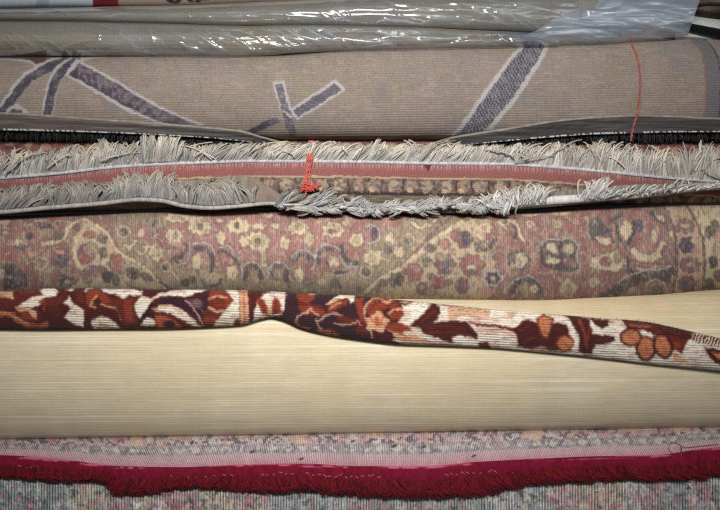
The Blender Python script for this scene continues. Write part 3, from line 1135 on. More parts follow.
# its free edge, poking out below the roll
FT = [(-90, 111), (0, 113), (100, 119.5), (200, 127), (240, 131), (265, 138), (300, 145), (420, 145), (455, 137), (500, 130), (560, 120.5), (600, 117), (640, 115.5), (720, 118.5), (810, 121)]
FB = [(-90, 129), (0, 130.5), (100, 133), (160, 135.5), (210, 138.5), (250, 142.5), (300, 149), (430, 149), (480, 144), (540, 138.5), (600, 134.5), (720, 132.5), (810, 133)]
uf = np.arange(-250, 970, .8)
T, B = spl(FT, uf), spl(FB, uf)
wob = (fbm(uf, uf * 0, 40, seed=71) - .5) * .006 + .010 + spl([(-90, 0), (150, 0), (250, -.012), (300, -.05), (420, -.05), (470, -.012), (540, 0), (810, 0)], uf)


def flapcol(Uq, Y, Nn):
    c = np.empty(Uq.shape + (3,))
    c[:] = (70, 66, 65)
    c += sstep(260, 60, Uq)[..., None] * np.array((24, 20, 17))  # left stretch catches more light; painted here as a paler colour
    c[:] += (vnoise(Uq, Y, 30, 1.1, seed=72)[..., None] - .5) * 44
    c[[0, 1, 2]] = np.array((146, 136, 124)) + (vnoise(Uq[:3], Y[:3], 4, seed=73)[..., None] - .5) * 30
    st = sstep(.35, .6, vnoise(Uq, Y, 1.7, seed=74))[..., None]
    r = len(c) - 5
    c[r:r + 2] = np.where(st[r:r + 2] > .5, (214, 212, 208), (80, 78, 80))
    c[r + 2:] = (30, 26, 28)
    return c


rows = [(T - .3, .050 + wob), (T - .9, .0585 + wob), (T + .4, .064 + wob), (T + 1.3, .0655 + wob), (T + 2.0, .0645 + wob)]
for q in np.linspace(.2, .86, 9):
    rows.append((T + (B - T) * q, .0655 - .006 * q + wob + .0008 * np.sin(q * 9)))
rows += [(B - 1.2, .0596 + wob), (B - .5, .0596 + wob), (B, .058 + wob), (B - .6, .040 + wob), (T + 4, .046 + wob)]
M_flap = rug_mat('rug_selvage', [(.01, .8, .2, .5)], grain=.3, gscale=(.25, .8), bump=.0006)
section('free_edge', M_flap, rows, uf, flapcol, ta)

# dark pile seen edge-on under the free edge
S = 3500
xs = np.sort(rng.uniform(-248, 968, S))
t = np.linspace(0, 1, 4)[None]
y0 = spl(FB, xs) + rng.uniform(-1.5, 1.2, S)
ln = rng.uniform(4.5, 10, S)
n0 = (.066 + spl([(-90, 0), (150, 0), (250, -.012), (300, -.05), (420, -.05), (470, -.012), (540, 0), (810, 0)], xs)) / UNIT - rng.uniform(1.5, 8, S)
P = np.stack([xs[:, None] + t * rng.normal(0, 1.4, S)[:, None], y0[:, None] + t * ln[:, None], n0[:, None] - 7 * t ** 2], -1)
cc = np.array((40, 34, 38)) * rng.uniform(.5, 1.3, (S, 1))
M_pile = rug_mat('dark_pile', [], grain=.3, bump=.0003, sheen=.1)
tubes('pile_edge', M_pile, P, np.broadcast_to(.75 * (1 - .45 * t), (S, 4)), cc, ta, sides=3)

# ------------------------------------------------------------------ 5. fringed rug, folded so that two fringed ends show
fr = thing('fringed_rug', 'rose rug folded with two rows of grey white cord fringe, under the taupe roll', 'rug')
BL = [(-90, 184), (0, 178), (60, 173), (120, 166.5), (200, 162.5), (260, 161), (340, 161.5), (420, 163), (500, 164), (560, 167.5), (600, 171), (660, 177), (720, 181.5), (810, 187)]
FU_TOP = [(-90, 139), (0, 139), (360, 141), (720, 139), (810, 139)]
FU_BOT = [(-90, 215), (0, 214), (240, 208), (360, 209), (480, 211), (600, 206), (720, 203), (810, 202)]
upper = Roll(FU_TOP, FU_BOT, .004, .046, back=.12, pw=.7, lump=.002, seed=25, nback=24)
cv = Canvas(upper.U, upper.V, (128, 84, 78), knot=1.1, warp=.6, wscale=4, soft=.7, seed=81)
U, V = cv.U, cv.V
r = V - spl(BL, U)
# webbing above the binding, half hidden by the cords
cv.mask(sstep(.5, .7, vnoise(U, V, 9, 4, seed=82)), (176, 150, 118), .7)
cv.mask(sstep(.62, .8, vnoise(U, V, 5, 3, seed=83)), (70, 48, 44), .6)
# rose stripe
cv.mask(sstep(-1, 0, r) * sstep(15.5, 14.5, r), (146, 92, 88), 1)
cv.mask(sstep(-1, 0, r) * sstep(9, 3, r) * sstep(.1, .5, np.sin(U * 2 * np.pi / 3.1)), (178, 156, 156), .75)
cv.mask(sstep(14.2, 14.8, r) * sstep(16.6, 16, r), (190, 166, 130), .9)
# running border of little blossoms
bo = sstep(16, 16.6, r) * sstep(32, 31, r)
cv.mask(bo, (112, 94, 84), 1)
for k in range(-15, 56):
    x = k * 17.6 + 6 + 2 * math.sin(k * 2.3)
    y = float(spl(BL, x)) + 23.6
    cv.f([(166, 142, 124), (172, 150, 130), (160, 134, 116)][k % 3], x, y - .5, 6.3, 5.6, 5, ph=k)
    cv.e((206, 176, 146), x - 2, y + 4, 3, 2.2)
    cv.s((66, 54, 52), 1.2, [x + 8.8, y - 6, x + 8.3, y, x + 9, y + 7])
cv.mask(sstep(29.5, 30.5, r) * sstep(33.2, 32.2, r), (66, 54, 56), .9)
cv.mask(sstep(32.4, 33.4, r), (142, 128, 108), 1)
cv.mask(sstep(32.4, 33.4, r) * sstep(.5, .7, vnoise(U, V, 12, 2, seed=84)), (92, 78, 70), .5)
cv.mask(bo * sstep(.5, .72, vnoise(U, V, 2.4, seed=88)), (78, 64, 62), .5)
cv.mask(bo * sstep(.55, .75, vnoise(U, V, 2.2, seed=89)), (182, 164, 146), .4)
tri = np.abs(U - 427.5) < (172.5 - V) * .55
cv.mask((tri & (V > 165)).astype(float), (92, 40, 42), .9)
M_frug = rug_mat('fringed_rug_weave', [(.5, .0, .34, .9), (.01, .45, .1, .4)], grain=.25, gscale=(.6, .6), bump=.0007)
upper.mesh('fold', M_frug, cv.C, fr)


def nU(x, y):
    return upper.at(x, y) / UNIT


M_cord = rug_mat('cotton_cord', [], grain=.16, gscale=(.5, .5), bump=.0003, rough=.95, sheen=.2, mott=.08)
# cotton yarn lets some light through
nt = M_cord.node_tree
tl_ = N(nt, 'ShaderNodeBsdfTranslucent')
mx_ = N(nt, 'ShaderNodeMixShader')
mx_.inputs[0].default_value = .36
pb_ = nt.nodes['Principled BSDF']
nt.links.new(pb_.inputs['Base Color'].links[0].from_socket, tl_.inputs[0])
nt.links.new(pb_.outputs[0], mx_.inputs[1])
nt.links.new(tl_.outputs[0], mx_.inputs[2])
nt.links.new(mx_.outputs[0], nt.nodes['Material Output'].inputs['Surface'])
# whipped binding between rug and cords
x = np.arange(-248, 969, .55)
path = np.stack([x, spl(BL, x) + .5 * (fbm(x, x * 0, 25, seed=85) - .5), nU(x, spl(BL, x)) + .6], -1)[None]
tick = np.sin(x * 2 * np.pi / 2.4) * .2 + 1.8
bc = np.array((214, 212, 212)) + (vnoise(x, x * 0, 1.6, seed=86)[:, None] - .5) * 44
tubes('binding', M_cord, path, tick[None], bc[None], fr, sides=10, flat=.7)

CORD = np.array((190, 184, 174.0))


def cords(name, S, x, y, n, dx, dy, curl, bulge, rad, col, parent, K=9, sag=0.0, sides=4):
    """cords rooted at (x, y, n): they leave by (dx, dy), curl sideways and arch out by bulge"""
    t = np.linspace(0, 1, K)[None]
    X = x[:, None] + dx[:, None] * t + curl[:, None] * t ** 2
    Yp = y[:, None] + dy[:, None] * np.sin(t * 1.45) / math.sin(1.45) + sag * t ** 3
    ph = rng.uniform(0, 6.28, (S, 1))
    X = X + rng.uniform(.3, 1.6, (S, 1)) * np.sin(t * rng.uniform(4, 8, (S, 1)) + ph) * t
    Nn = n[:, None] + bulge[:, None] * np.sin(t * math.pi * .92)
    R = rad[:, None] * (1 - .35 * t ** 3)
    tint = sstep(.35, 1, t)[..., None] * rng.uniform(.2, 1, (S, 1, 1))
    col = col[:, None] * (1 - tint * np.array((.04, .09, .16))) + (1 - t)[..., None] ** 2 * np.array((-2, 0, 6))
    return tubes(name, M_cord, np.stack([X, Yp, Nn], -1), R, col, parent, sides=sides)


def cordcol(S, base, spread=.09, warm=1.2):
    v = rng.normal(0, spread, (S, 1)).clip(-.4, .25)
    return (1.10 * np.array(base) * (1 + v) + rng.normal(0, warm, (S, 1)) * np.array((1, .3, -1))).clip(20, 250)


# upper fringe: locks of cord combed up, lying over to the right in the middle


def locks(name, xc, yroot, nf, dxc, dyc, per, parent, col, spread=2.6, tips=1.3, rad=(.5, .85), bul=(2, 7), curl=3.0, K=9, sag=0.0):
    """each lock: a handful of cords with roots side by side and tips drawn together"""
    n = len(xc)
    S = n * per
    L = np.repeat(np.arange(n), per)
    off = rng.uniform(-1, 1, S)
    x = xc[L] + off * spread
    y = yroot(x) + rng.uniform(-1.5, .8, S)
    cu = rng.normal(0, curl, n)[L] + rng.normal(0, .8, S)
    dx = dxc[L] - off * (spread - tips) + rng.normal(0, .8, S)
    dy = dyc[L] * rng.uniform(.78, 1.06, S)
    bu = rng.uniform(bul[0], bul[1], n)[L] + rng.uniform(-.8, .8, S)
    c = cordcol(n, col, .07, 1.5)[L] * (1 + rng.normal(0, .05, (S, 1)))
    return cords(name, S, x, y, nf(x, y) + rng.uniform(-.4, 1.2, S), dx, dy, cu, bu, rng.uniform(rad[0], rad[1], S), c, parent, K=K, sag=sag)


n = 870
xc = np.sort(rng.uniform(-248, 968, n))
lean = spl([(-90, 2), (0, 5), (60, 7), (110, 3), (150, 0), (175, 4), (215, 10), (260, 16), (330, 17), (400, 15), (470, 13), (540, 8), (600, 5), (700, 0), (810, 0)], xc)
hgt = spl([(-90, 27), (0, 28), (60, 27), (100, 26), (140, 26), (165, 26), (190, 20), (240, 19), (300, 18), (420, 20), (480, 22), (540, 26), (600, 29), (660, 32), (720, 36), (810, 37)], xc)
c1 = fbm(xc, xc * 0, 16, seed=87, oct=2)
c2 = vnoise(xc, xc * 0, 7, seed=88)
dxc = lean * rng.uniform(.6, 1.2, n) + (c1 - .5) * 20 + rng.normal(0, 2.2, n)
dyc = -hgt * rng.uniform(.72, 1.02, n) * (.76 + .38 * c2)
locks('fringe', xc, lambda x: spl(BL, x) - 1.0, nU, dxc, dyc, 4, fr, CORD, curl=7, spread=3, tips=2, rad=(.62, 1.0), bul=(1.5, 6))
# shorter cords lying flat underneath, and stray ones crossing over
n = 620
xc = np.sort(rng.uniform(-248, 968, n))
le = spl([(-250, 3), (60, 6), (150, 0), (260, 14), (470, 12), (600, 4), (970, 1)], xc)
hh = spl([(-250, 22), (140, 20), (300, 13), (470, 15), (600, 22), (720, 28), (970, 30)], xc)
locks('fringe', xc, lambda x: spl(BL, x) - .6, lambda x, y: nU(x, y) - .5, le + rng.normal(0, 3, n), -hh * rng.uniform(.6, .95, n), 7, fr, CORD * .97, spread=3.4, tips=2.4, bul=(.5, 2.5), curl=4)
S = 90
x = rng.uniform(-248, 968, S)
h2 = np.interp(x, xc, hh)
cords('fringe', S, x, spl(BL, x) - rng.uniform(2, 10, S), nU(x, spl(BL, x) - 4) + rng.uniform(4, 7, S), rng.normal(6, 11, S), -h2 * rng.uniform(.3, 1.0, S), rng.normal(0, 9, S), rng.uniform(1, 6, S), rng.uniform(.55, .85, S), cordcol(S, CORD * 1.03, .1, 2), fr)
# a tuft that stands up out of it
xc = np.sort(rng.normal(158, 8, 30).clip(143, 174))
locks('fringe', xc, lambda x: spl(BL, x) - 3, lambda x, y: nU(x, y) + 3, (xc - 154) * .4 + rng.normal(5, 2, 30), -rng.uniform(25, 33, 30), 6, fr, CORD, bul=(4, 10))

# lower end, folded forward
LT = [(-90, 192), (0, 190), (100, 184), (150, 182), (215, 180), (240, 176), (252, 178), (270, 188), (288, 199), (310, 203), (480, 204), (500, 200), (560, 192), (600, 187), (660, 184.5), (720, 183), (810, 183)]
LB = [(-90, 215), (0, 212), (50, 207.5), (100, 203.5), (140, 199.5), (160, 200.5), (185, 206), (210, 208), (240, 206), (270, 203.5), (290, 206), (320, 211), (400, 212.5), (480, 213), (500, 210.5), (540, 207.5), (600, 202), (660, 197), (720, 190), (810, 188)]
ul = np.arange(-250, 970, .9)
T, B = spl(LT, ul), spl(LB, ul)
nl = np.maximum(upper.at(ul, T), upper.at(ul, (T + B) / 2)) + .006
nl = nl + spl([(-90, .006), (150, .006), (250, .010), (290, .004), (480, .004), (560, .010), (720, .008), (810, .008)], ul)


def lowcol(Uq, Y, Nn):
    c = np.empty(Uq.shape + (3,))
    c[:] = (150, 140, 130)
    c += (vnoise(Uq, Y, 3, 7, seed=91)[..., None] - .5) * 46
    c[:] *= .88
    fold = np.exp(-((Uq - 262) / 18) ** 2)[..., None]
    c = c * (1 - .7 * fold) + np.array((140, 118, 104)) * .7 * fold
    return c


rows = [(T, nl - .004), (T - .8, nl + .001), (T, nl + .003)] + [(T + (B - T) * q, nl + .003 + .0016 * math.sin(q * 3.1)) for q in np.linspace(.15, .9, 7)] + \
       [(B, nl + .002), (B + .3, nl - .003), (B - 3, nl - .012), (T + 3, nl - .010)]
section('folded_end', M_frug, rows, ul, lowcol, fr)


def nL(x):
    return np.interp(x, ul, nl) / UNIT + 3.2


def lband(name, pts, rad, c, x0, x1):
    x = np.arange(x0, x1, .55)
    rr = spl(rad, x) + np.sin(x * 2 * np.pi / 2.6) * .12
    y = spl(pts, x)
    p = np.stack([x, y, nL(x) - .6], -1)[None]
    bc = np.array(c) + (vnoise(x, x * 0, 1.8, seed=92)[:, None] - .5) * 40
    tubes(name, M_cord, p, rr[None], bc[None], fr, sides=10)


lband('binding', LB, [(-90, 2.3), (150, 2.3), (280, 1.8)], (188, 182, 176), -248, 284)
lband('binding', [(466, 208), (500, 206), (540, 201.5), (580, 198.5), (640, 194.5), (720, 187.5), (810, 186)],
      [(466, 4.6), (500, 4.2), (560, 4.4), (610, 4.2), (660, 3.2), (720, 2), (810, 2)], (232, 227, 220), 466, 968)

# lower fringe, left: locks flopping up and over
n = 380
xc = np.sort(rng.uniform(-248, 256, n))
hgt = spl([(-90, 24), (0, 24), (60, 21), (110, 20), (130, 24), (160, 27), (200, 25), (240, 25), (260, 17)], xc)
c1 = fbm(xc, xc * 0, 17, seed=93, oct=2)
c2 = vnoise(xc, xc * 0, 8, seed=94)
dxc = (c1 - .5) * 24 + rng.normal(2, 2.4, n) + spl([(-90, 6), (40, 4), (90, -2), (150, -1), (200, -5), (260, -9)], xc)
dyc = -hgt * rng.uniform(.7, 1.04, n) * (.74 + .38 * c2)
locks('fringe', xc, lambda x: spl(LB, x) - 3, lambda x, y: nL(x), dxc, dyc, 5, fr, (164, 158, 150), bul=(2, 6), curl=7, tips=2, rad=(.62, 1.0))
# lower fringe, middle: locks fallen forward in a soft tangle
n = 150
xc = np.sort(rng.uniform(280, 498, n))
hang = vnoise(xc, xc * 0, 15, seed=97)
dxc = rng.normal(5, 6, n) + (fbm(xc, xc * 0, 18, seed=96) - .5) * 22
dyc = 3.0 + 9 * (hang - .35) + rng.normal(0, 2, n)
yr = lambda x: spl([(280, 205), (320, 207), (400, 206), (450, 205), (498, 206)], x) + 3 * (vnoise(x, x * 0, 14, seed=95) - .5)
locks('fringe', xc, yr, lambda x, y: nL(x) + 2.5, dxc, dyc, 7, fr, (176, 172, 168), spread=3.4, tips=1.6, rad=(.7, 1.1), bul=(3, 9), curl=5, K=11)
n = 84
xc = np.sort(rng.uniform(292, 492, n))
dxc = rng.normal(3, 6, n)
dyc = -rng.uniform(4, 13, n) * (.5 + .8 * vnoise(xc, xc * 0, 20, seed=98))
locks('fringe', xc, lambda x: yr(x) + 3, lambda x, y: nL(x) + 2, dxc, dyc, 6, fr, (172, 169, 165), spread=3, tips=1.4, rad=(.65, 1.0), bul=(2, 6), curl=5)
# locks at the fold corner, swept right
xc = rng.uniform(276, 326, 16)
locks('fringe', xc, lambda x: 207 + 0 * x, lambda x, y: nL(x) + 5, rng.uniform(8, 22, 16), -rng.uniform(5, 18, 16), 5, fr, (170, 168, 166), spread=2)
# tufts over the right hand binding
S = 570
x = np.concatenate([rng.uniform(484, 546, 180), rng.normal(596, 8, 90), rng.uniform(600, 960, 300)])
y = spl([(484, 209), (500, 207), (540, 202), (580, 199), (640, 195), (720, 188), (810, 187)], x) + rng.uniform(-3, 1.5, S)
hh = np.where(x < 550, rng.uniform(8, 21, S) * (1 - .4 * np.abs(x - 522) / 40), np.where(x < 604, rng.uniform(8, 19, S), rng.uniform(3, 11, S)))
hh = hh * np.where(x > 690, .45, 1)
cords('fringe', S, x, y, nL(x) + rng.uniform(3, 6, S), rng.normal(2, 4, S) + np.where(x < 520, -5, 2), -hh, rng.normal(2, 3, S), rng.uniform(1, 5, S), rng.uniform(.7, 1.15, S), cordcol(S, (196, 193, 188), .1), fr)
# a knotted hank wound round the binding
S = 26
th = np.linspace(-.3, 3.6, 9)[None]
cx, cy = rng.normal(505, 5, (S, 1)), 206 + rng.normal(0, 1, (S, 1))
P = np.stack([cx + (cx - 505) * .1 + 3.2 * np.cos(th + .4) + rng.normal(0, .8, (S, 1)), cy - 7.5 * np.cos(th), nL(cx) + 3 + 5.2 * np.sin(th)], -1)
tubes('fringe', M_cord, P, np.full((S, 9), .75), cordcol(S, (200, 196, 190)), fr)

# ------------------------------------------------------------------ red strings
M_str = rug_mat('red_twine', [(1.2, .6, .3, .6)], grain=.3, bump=.0003, sheen=.2)


def string_on(name, lines, cols, rad, label, nfun, extra=None):
    paths = []
    t = np.linspace(0, 1, 140)
    for ln in lines:
        p = np.array(ln, float)
        q = np.linspace(0, 1, len(p))
        xx = spl(list(zip(q, p[:, 0])), t)
        yy = spl(list(zip(q, p[:, 1])), t)
        for s_ in (0, math.pi):
            a_ = np.hypot(xx - xx[0], yy - yy[0]) * .55 + s_
            paths.append(np.stack([xx + rad * .75 * np.cos(a_), yy, nfun(xx, yy) - .4 + rad * .75 * np.sin(a_)], -1))
    if extra:
        paths += extra
    paths = np.array(paths)
    o = tubes(name, M_str, paths, np.full(paths.shape[:2], rad), np.array(cols, float), None, sides=6)
    return o


def n_ta(x, y):
    fl = np.interp(x, uf, spl(FT, uf))
    fb = np.interp(x, uf, spl(FB, uf))
    onflap = .0755 - .006 * np.clip((y - fl) / (fb - fl), 0, 1)
    w = sstep(-7, -1, y - fl)
    base = taupe.at(x, np.minimum(y, 137)) / UNIT
    return base * (1 - w) + np.maximum(base, onflap / UNIT) * w + 1.1


o = string_on('string', [[(627, 39), (633, 46), (638, 60), (640.5, 80), (639.5, 100), (637.5, 114), (634, 124), (631.5, 136), (631, 141)]],
              [(178, 90, 78), (160, 76, 68)], .72, '', n_ta)
tag(o, 'long red string tied round the taupe banded rug near its right end', 'string')


def n_fr(x, y):
    return nU(x, y) + np.interp(y, [140, 150, 160, 175, 190], [8, 8.5, 6, 2.2, 2.6])


kn = []
t = np.linspace(0, 1, 140)
for k in range(7):
    a = rng.uniform(0, 6.28)
    kx = 308 + rng.normal(0, 2) + (4.2 + rng.normal(0, .8)) * np.cos(t * 7 + a) * (1 + .3 * rng.normal())
    ky = 188 + rng.normal(0, .9) + 2.6 * np.sin(t * 9 + a * 2)
    kn.append(np.stack([kx, ky, nU(kx, ky) + 5 + 2.2 * np.cos(t * 8 + a)], -1))
for (ex, ey, bx) in ((320, 183.5, 5), (318.5, 188.5, 3), (300.5, 192.5, 2), (305, 196, 1), (303, 187, 3)):
    kx = 308 + (ex - 308) * t
    ky = 188 + (ey - 188) * t - np.sin(t * 3.1) * 1.2
    kn.append(np.stack([kx, ky, nU(kx, ky) + 5 + bx * np.sin(t * 3.1) * .5], -1))
o = string_on('string', [[(311.5, 141), (311, 148), (309.8, 158), (307.6, 168), (306.4, 178), (307.5, 188)],
                         [(313, 141), (313, 150), (311.6, 160), (309.4, 170), (309.6, 180), (308.5, 188)],
                         [(309.5, 141), (308.6, 150), (307, 160), (306, 172), (304.6, 181), (306.5, 188)]],
              [(206, 100, 90), (196, 90, 82)] * 3 + [(206, 76, 66)] * 12, .68, '', n_fr, kn)
tag(o, 'short coral red string with a knot, tied over the fringed rug', 'string')
# ------------------------------------------------------------------ 6. bottom rug: grey and pink with a crimson fringe, folded over itself
lo = thing('crimson_fringed_rug', 'grey and pink mottled rug with a crimson fringe, at the bottom of the heap', 'rug')
CT = [(-90, 437), (0, 436), (180, 432), (360, 429.5), (540, 427), (720, 423), (810, 421)]
CS = [(-90, 454), (0, 455), (60, 459), (120, 466), (180, 467), (240, 464.5), (300, 463.5), (360, 466), (420, 466), (480, 461.5), (540, 458.5), (600, 456), (655, 455), (700, 449), (720, 447), (810, 440)]
CB = [(-90, 479), (0, 479), (60, 483), (100, 482), (114, 489), (126, 496), (150, 495), (180, 489.5), (210, 490.5), (240, 491.5), (270, 495), (310, 492), (330, 496), (400, 499), (440, 499), (480, 496.5), (510, 489), (560, 484), (620, 481.5), (680, 482), (720, 478), (810, 476)]
# inner layer: thick roll under the turned-over end
IN_TOP = [(-90, 440), (0, 439), (360, 433), (720, 428), (810, 426)]
IN_BOT = [(-90, 586), (810, 586)]
inner = Roll(IN_TOP, IN_BOT, .0, .088, back=.12, pw=.7, lump=.003, seed=26)
cv = Canvas(inner.U, inner.V, (186, 178, 176), knot=1.2, warp=1.0, wscale=4, soft=.5, seed=101)
U, V = cv.U, cv.V
zones = [(-260, 74, (138, 152, 152)), (74, 92, (192, 166, 140)), (92, 106, (180, 168, 150)), (106, 132, (172, 138, 140)), (132, 150, (182, 166, 146)),
         (150, 196, (172, 136, 140)), (196, 234, (186, 170, 146)), (234, 250, (168, 124, 130)), (250, 270, (196, 168, 144)), (270, 304, (146, 152, 152)),
         (304, 352, (162, 170, 168)), (352, 402, (158, 158, 154)), (402, 482, (150, 154, 152)), (482, 522, (188, 182, 178)), (522, 554, (158, 166, 168)),
         (554, 582, (174, 134, 138)), (582, 622, (192, 168, 142)), (622, 640, (184, 178, 176)), (640, 664, (172, 132, 136)), (664, 688, (140, 144, 146)),
         (688, 714, (178, 152, 150)), (714, 990, (164, 172, 170))]
Uw = U + (vnoise(U, V, 13, seed=102) - .5) * 14
for a, b, c in zones:
    c = tuple(.86 * q for q in c)
    cv.mask(sstep(a - 1, a + 1, Uw) * sstep(b + 1, b - 1, Uw), c)
r3 = np.random.default_rng(9)
pal = [(196, 186, 174), (196, 188, 178), (56, 54, 64), (96, 112, 124), (196, 170, 142), (160, 84, 104), (44, 40, 50), (130, 146, 158), (214, 206, 200)]
for k in range(1500):
    x, y = r3.uniform(-250, 970), r3.uniform(470, 600)
    rx = r3.uniform(1.0, 4.2)
    cv.f(pal[r3.integers(len(pal))], x, y, rx, rx * r3.uniform(.5, 1), int(r3.integers(3, 6)), a=.8, ph=r3.uniform(0, 6), amp=.4)
spk = vnoise(U, V, 2.0, 2.6, seed=127)
cv.mask(sstep(.66, .8, spk), (204, 192, 172), .6)
cv.mask(sstep(.34, .2, spk), (58, 58, 62), .6)
cv.mask(sstep(.6, .75, vnoise(U, V, 6, 5, seed=128)), (120, 142, 140), .4)
cv.mask(sstep(.64, .76, vnoise(U, V, 5, 5, seed=129)), (158, 90, 98), .4)
U0, V0 = cv.U0, cv.V0
ths = np.sin(U0 * 2 * np.pi / 2.75 + 1.2 * vnoise(U0, V0, 60, seed=118))
pk = sstep(.45, .6, (cv.C[..., 0] - cv.C[..., 1]) / 60)
cv.mask(sstep(-.1, .6, ths) * sstep(.25, .6, vnoise(U0, V0, 3.4, 14, seed=119)) * (1 - pk), (50, 50, 54), .58)
cv.mask(sstep(-.1, .6, ths) * sstep(.25, .6, vnoise(U0, V0, 3.4, 14, seed=119)) * pk, (112, 62, 76), .62)
cv.mask(sstep(.1, .75, -ths) * vnoise(U0, V0, 5, 9, seed=120), (214, 208, 204), .7)
M_low = rug_mat('mottled_warp_faced_weave', [(.364, .0, .06, .5), (.0, .42, .08, .3)], grain=.4, gscale=(.5, .4), bump=.0009, jitter=.5)
inner.mesh('lower_layer', M_low, cv.C, lo)

# turned-over end lying on it
uo = np.arange(-250, 970, .75)
T, Sx, B = spl(CT, uo), spl(CS, uo), spl(CB, uo)
wv2 = (fbm(uo, uo * 0, 60, seed=103) - .5) * .012
qs = np.linspace(0, 1, 56)
E = Sx + 9                         # the cloth ends a little below the start of the crimson band
Yc = T[None] + (E - T)[None] * qs[:, None]
Nc = np.maximum(inner.at(uo[None], Yc), .012) + .006
Nc[:6] -= np.linspace(.016, 0, 6)[:, None] ** 1.0
Nc += wv2 * qs[:, None]
Ub = np.broadcast_to(uo, Yc.shape)
Yfull = np.vstack([Yc, Yc[::-6]])
Nfull = np.vstack([Nc, Nc[::-6] - .0045])
Uf = np.broadcast_to(uo, Yfull.shape)
cv = Canvas(Uf.copy(), Yfull.copy(), (172, 160, 156), knot=1.0, warp=.7, wscale=3, soft=.5, seed=104)
U, V = cv.U, cv.V
h = (V - spl(CT, U)) / (spl(CS, U) - spl(CT, U))        # 0 at the fold, 1 at the crimson band
q1 = sstep(.42, .36, h)
cv.mask(q1 * sstep(.5, .66, vnoise(U, V, 5.5, 3.4, seed=105)), (186, 132, 140), .9)
cv.mask(q1 * sstep(.5, .64, vnoise(U, V, 4.2, 3, seed=106)), (196, 188, 182), .85)
cv.mask(q1 * sstep(.55, .66, vnoise(U, V, 2.8, 2.4, seed=107)), (72, 64, 72), .85)
cv.mask(q1 * sstep(.66, .78, vnoise(U, V, 10, 7, seed=108)), (200, 168, 142), .9)
q2 = sstep(.36, .42, h) * sstep(.72, .64, h)
cv.mask(q2, (128, 126, 128), .85)
zig = np.abs(((U + 200) / 15.5) % 1 - .5) * 2
cv.mask(q2 * sstep(.42, .28, np.abs(h - .52) * 3.6 + zig * .5 - .08), (186, 178, 172), .75)
cv.mask(q2 * sstep(.55, .7, vnoise(U, V, 2.4, 3, seed=109)), (70, 74, 78), .6)
cv.mask(sstep(.62, .8, vnoise(U, V, 2.2, 3.5, seed=125)), (150, 112, 116), .5)
q3 = sstep(.64, .74, h)
cv.mask(q3, (168, 138, 138), .95)
cv.mask(q3 * sstep(.8, 1.0, h), (172, 110, 118), .75)
U0, V0 = cv.U0, cv.V0
ths = np.sin((U0 - (V0 - 450) * spl([(-90, .45), (120, .5), (300, .12), (420, 0), (520, -.45), (660, -.5), (810, -.4)], U0)) * 2 * np.pi / 2.3 + 1.0 * vnoise(U0, V0, 60, seed=118))
cv.mask(sstep(.2, .8, ths) * (.3 + .7 * vnoise(U0, V0, 4, 9, seed=119)), (84, 60, 68), .62)
cv.mask(sstep(.2, .8, -ths) * (.3 + .7 * vnoise(U0, V0, 4, 9, seed=120)), (204, 190, 188), .6)
for (x, y) in ((192, 443), (304, 467), (353, 441), (394, 446), (424, 447), (301, 459), (474, 456), (252, 452)):
    cv.e((56, 42, 46), x, y, 2.6, 1.3, -30, a=.8)
M_end = rug_mat('pink_grey_weave', [(.435, -.12, .06, 1.0), (.0, .44, .08, .4)], grain=.34, gscale=(.6, .5), bump=.0008, jitter=.5)
v = P3(Uf, Yfull, Nfull)
build('turned_end', v, grid_quads(*Yfull.shape, True), M_end, lo, cv.C, np.stack([Uf, Yfull], -1))


def nE(x, y):
    return np.maximum(inner.at(x, np.minimum(y, 560)), .012) / UNIT + 3.6 + np.interp(x, uo, wv2) / UNIT


# crimson woven heading
yrow = np.linspace(0, 1, 14)
H0, H1 = spl(CS, uo), spl(CS, uo) + .62 * (spl(CB, uo) - spl(CS, uo))
Yh = H0[None] + (H1 - H0)[None] * yrow[:, None]
Nh = nE(uo[None], Yh) + 1.6 + 1.8 * np.sin(yrow[:, None] * 3.1) + (vnoise(np.broadcast_to(uo, Yh.shape), Yh, 3, 5, seed=111) - .5) * 1.4
Yh2 = np.vstack([Yh, Yh[::-3]])
Nh2 = np.vstack([Nh, Nh[::-3] - 2.4]) * UNIT
Uh = np.broadcast_to(uo, Yh2.shape)
cv = Canvas(Uh.copy(), Yh2.copy(), (108, 18, 40), soft=.6, warp=.6, seed=112)
cv.mask(sstep(.4, .8, vnoise(cv.U, cv.V, 3, 6, seed=113)), (90, 14, 32), .6)
hd = (cv.V - np.interp(cv.U, uo, H0))
cv.mask(sstep(2.2, .8, hd - 1.5 * vnoise(cv.U, cv.V, 30, seed=114)) * sstep(.45, .6, vnoise(cv.U, cv.V, 46, 2, seed=115)), (196, 110, 130), .8)
M_crim = rug_mat('crimson_wool', [(.5, .1, .2, .8)], grain=.25, gscale=(.6, .3), bump=.0006, sheen=.02)
build('heading', P3(Uh, Yh2, Nh2), grid_quads(*Yh2.shape, True), M_crim, lo, cv.C, np.stack([Uh, Yh2], -1))
# cream stitches in the heading
xs = []
for a, b, st in ((170, 235, 9), (262, 282, 6), (286, 300, 7), (308, 380, 5.5), (446, 480, 5.6), (490, 500, 7), (514, 520, 7), (20, 40, 6)):
    xs += list(np.arange(a, b, st) + rng.normal(0, .8, len(np.arange(a, b, st))))
xs = np.array(xs)
S = len(xs)
t = np.linspace(-1, 1, 5)[None]
y0 = spl(CS, xs) + 10.5 + rng.normal(0, .8, S)
sx, sy = rng.uniform(.8, 2.0, S), rng.uniform(-1.2, 1.2, S)
X, Y = xs[:, None] + sx[:, None] * t, y0[:, None] + sy[:, None] * t
P = np.stack([X, Y, nE(X, Y) + 4.2 - .8 * t ** 2], -1)
tubes('stitching', M_cord, P, np.full((S, 5), .42), np.tile((186.0, 120, 116), (S, 1)), lo, sides=5)
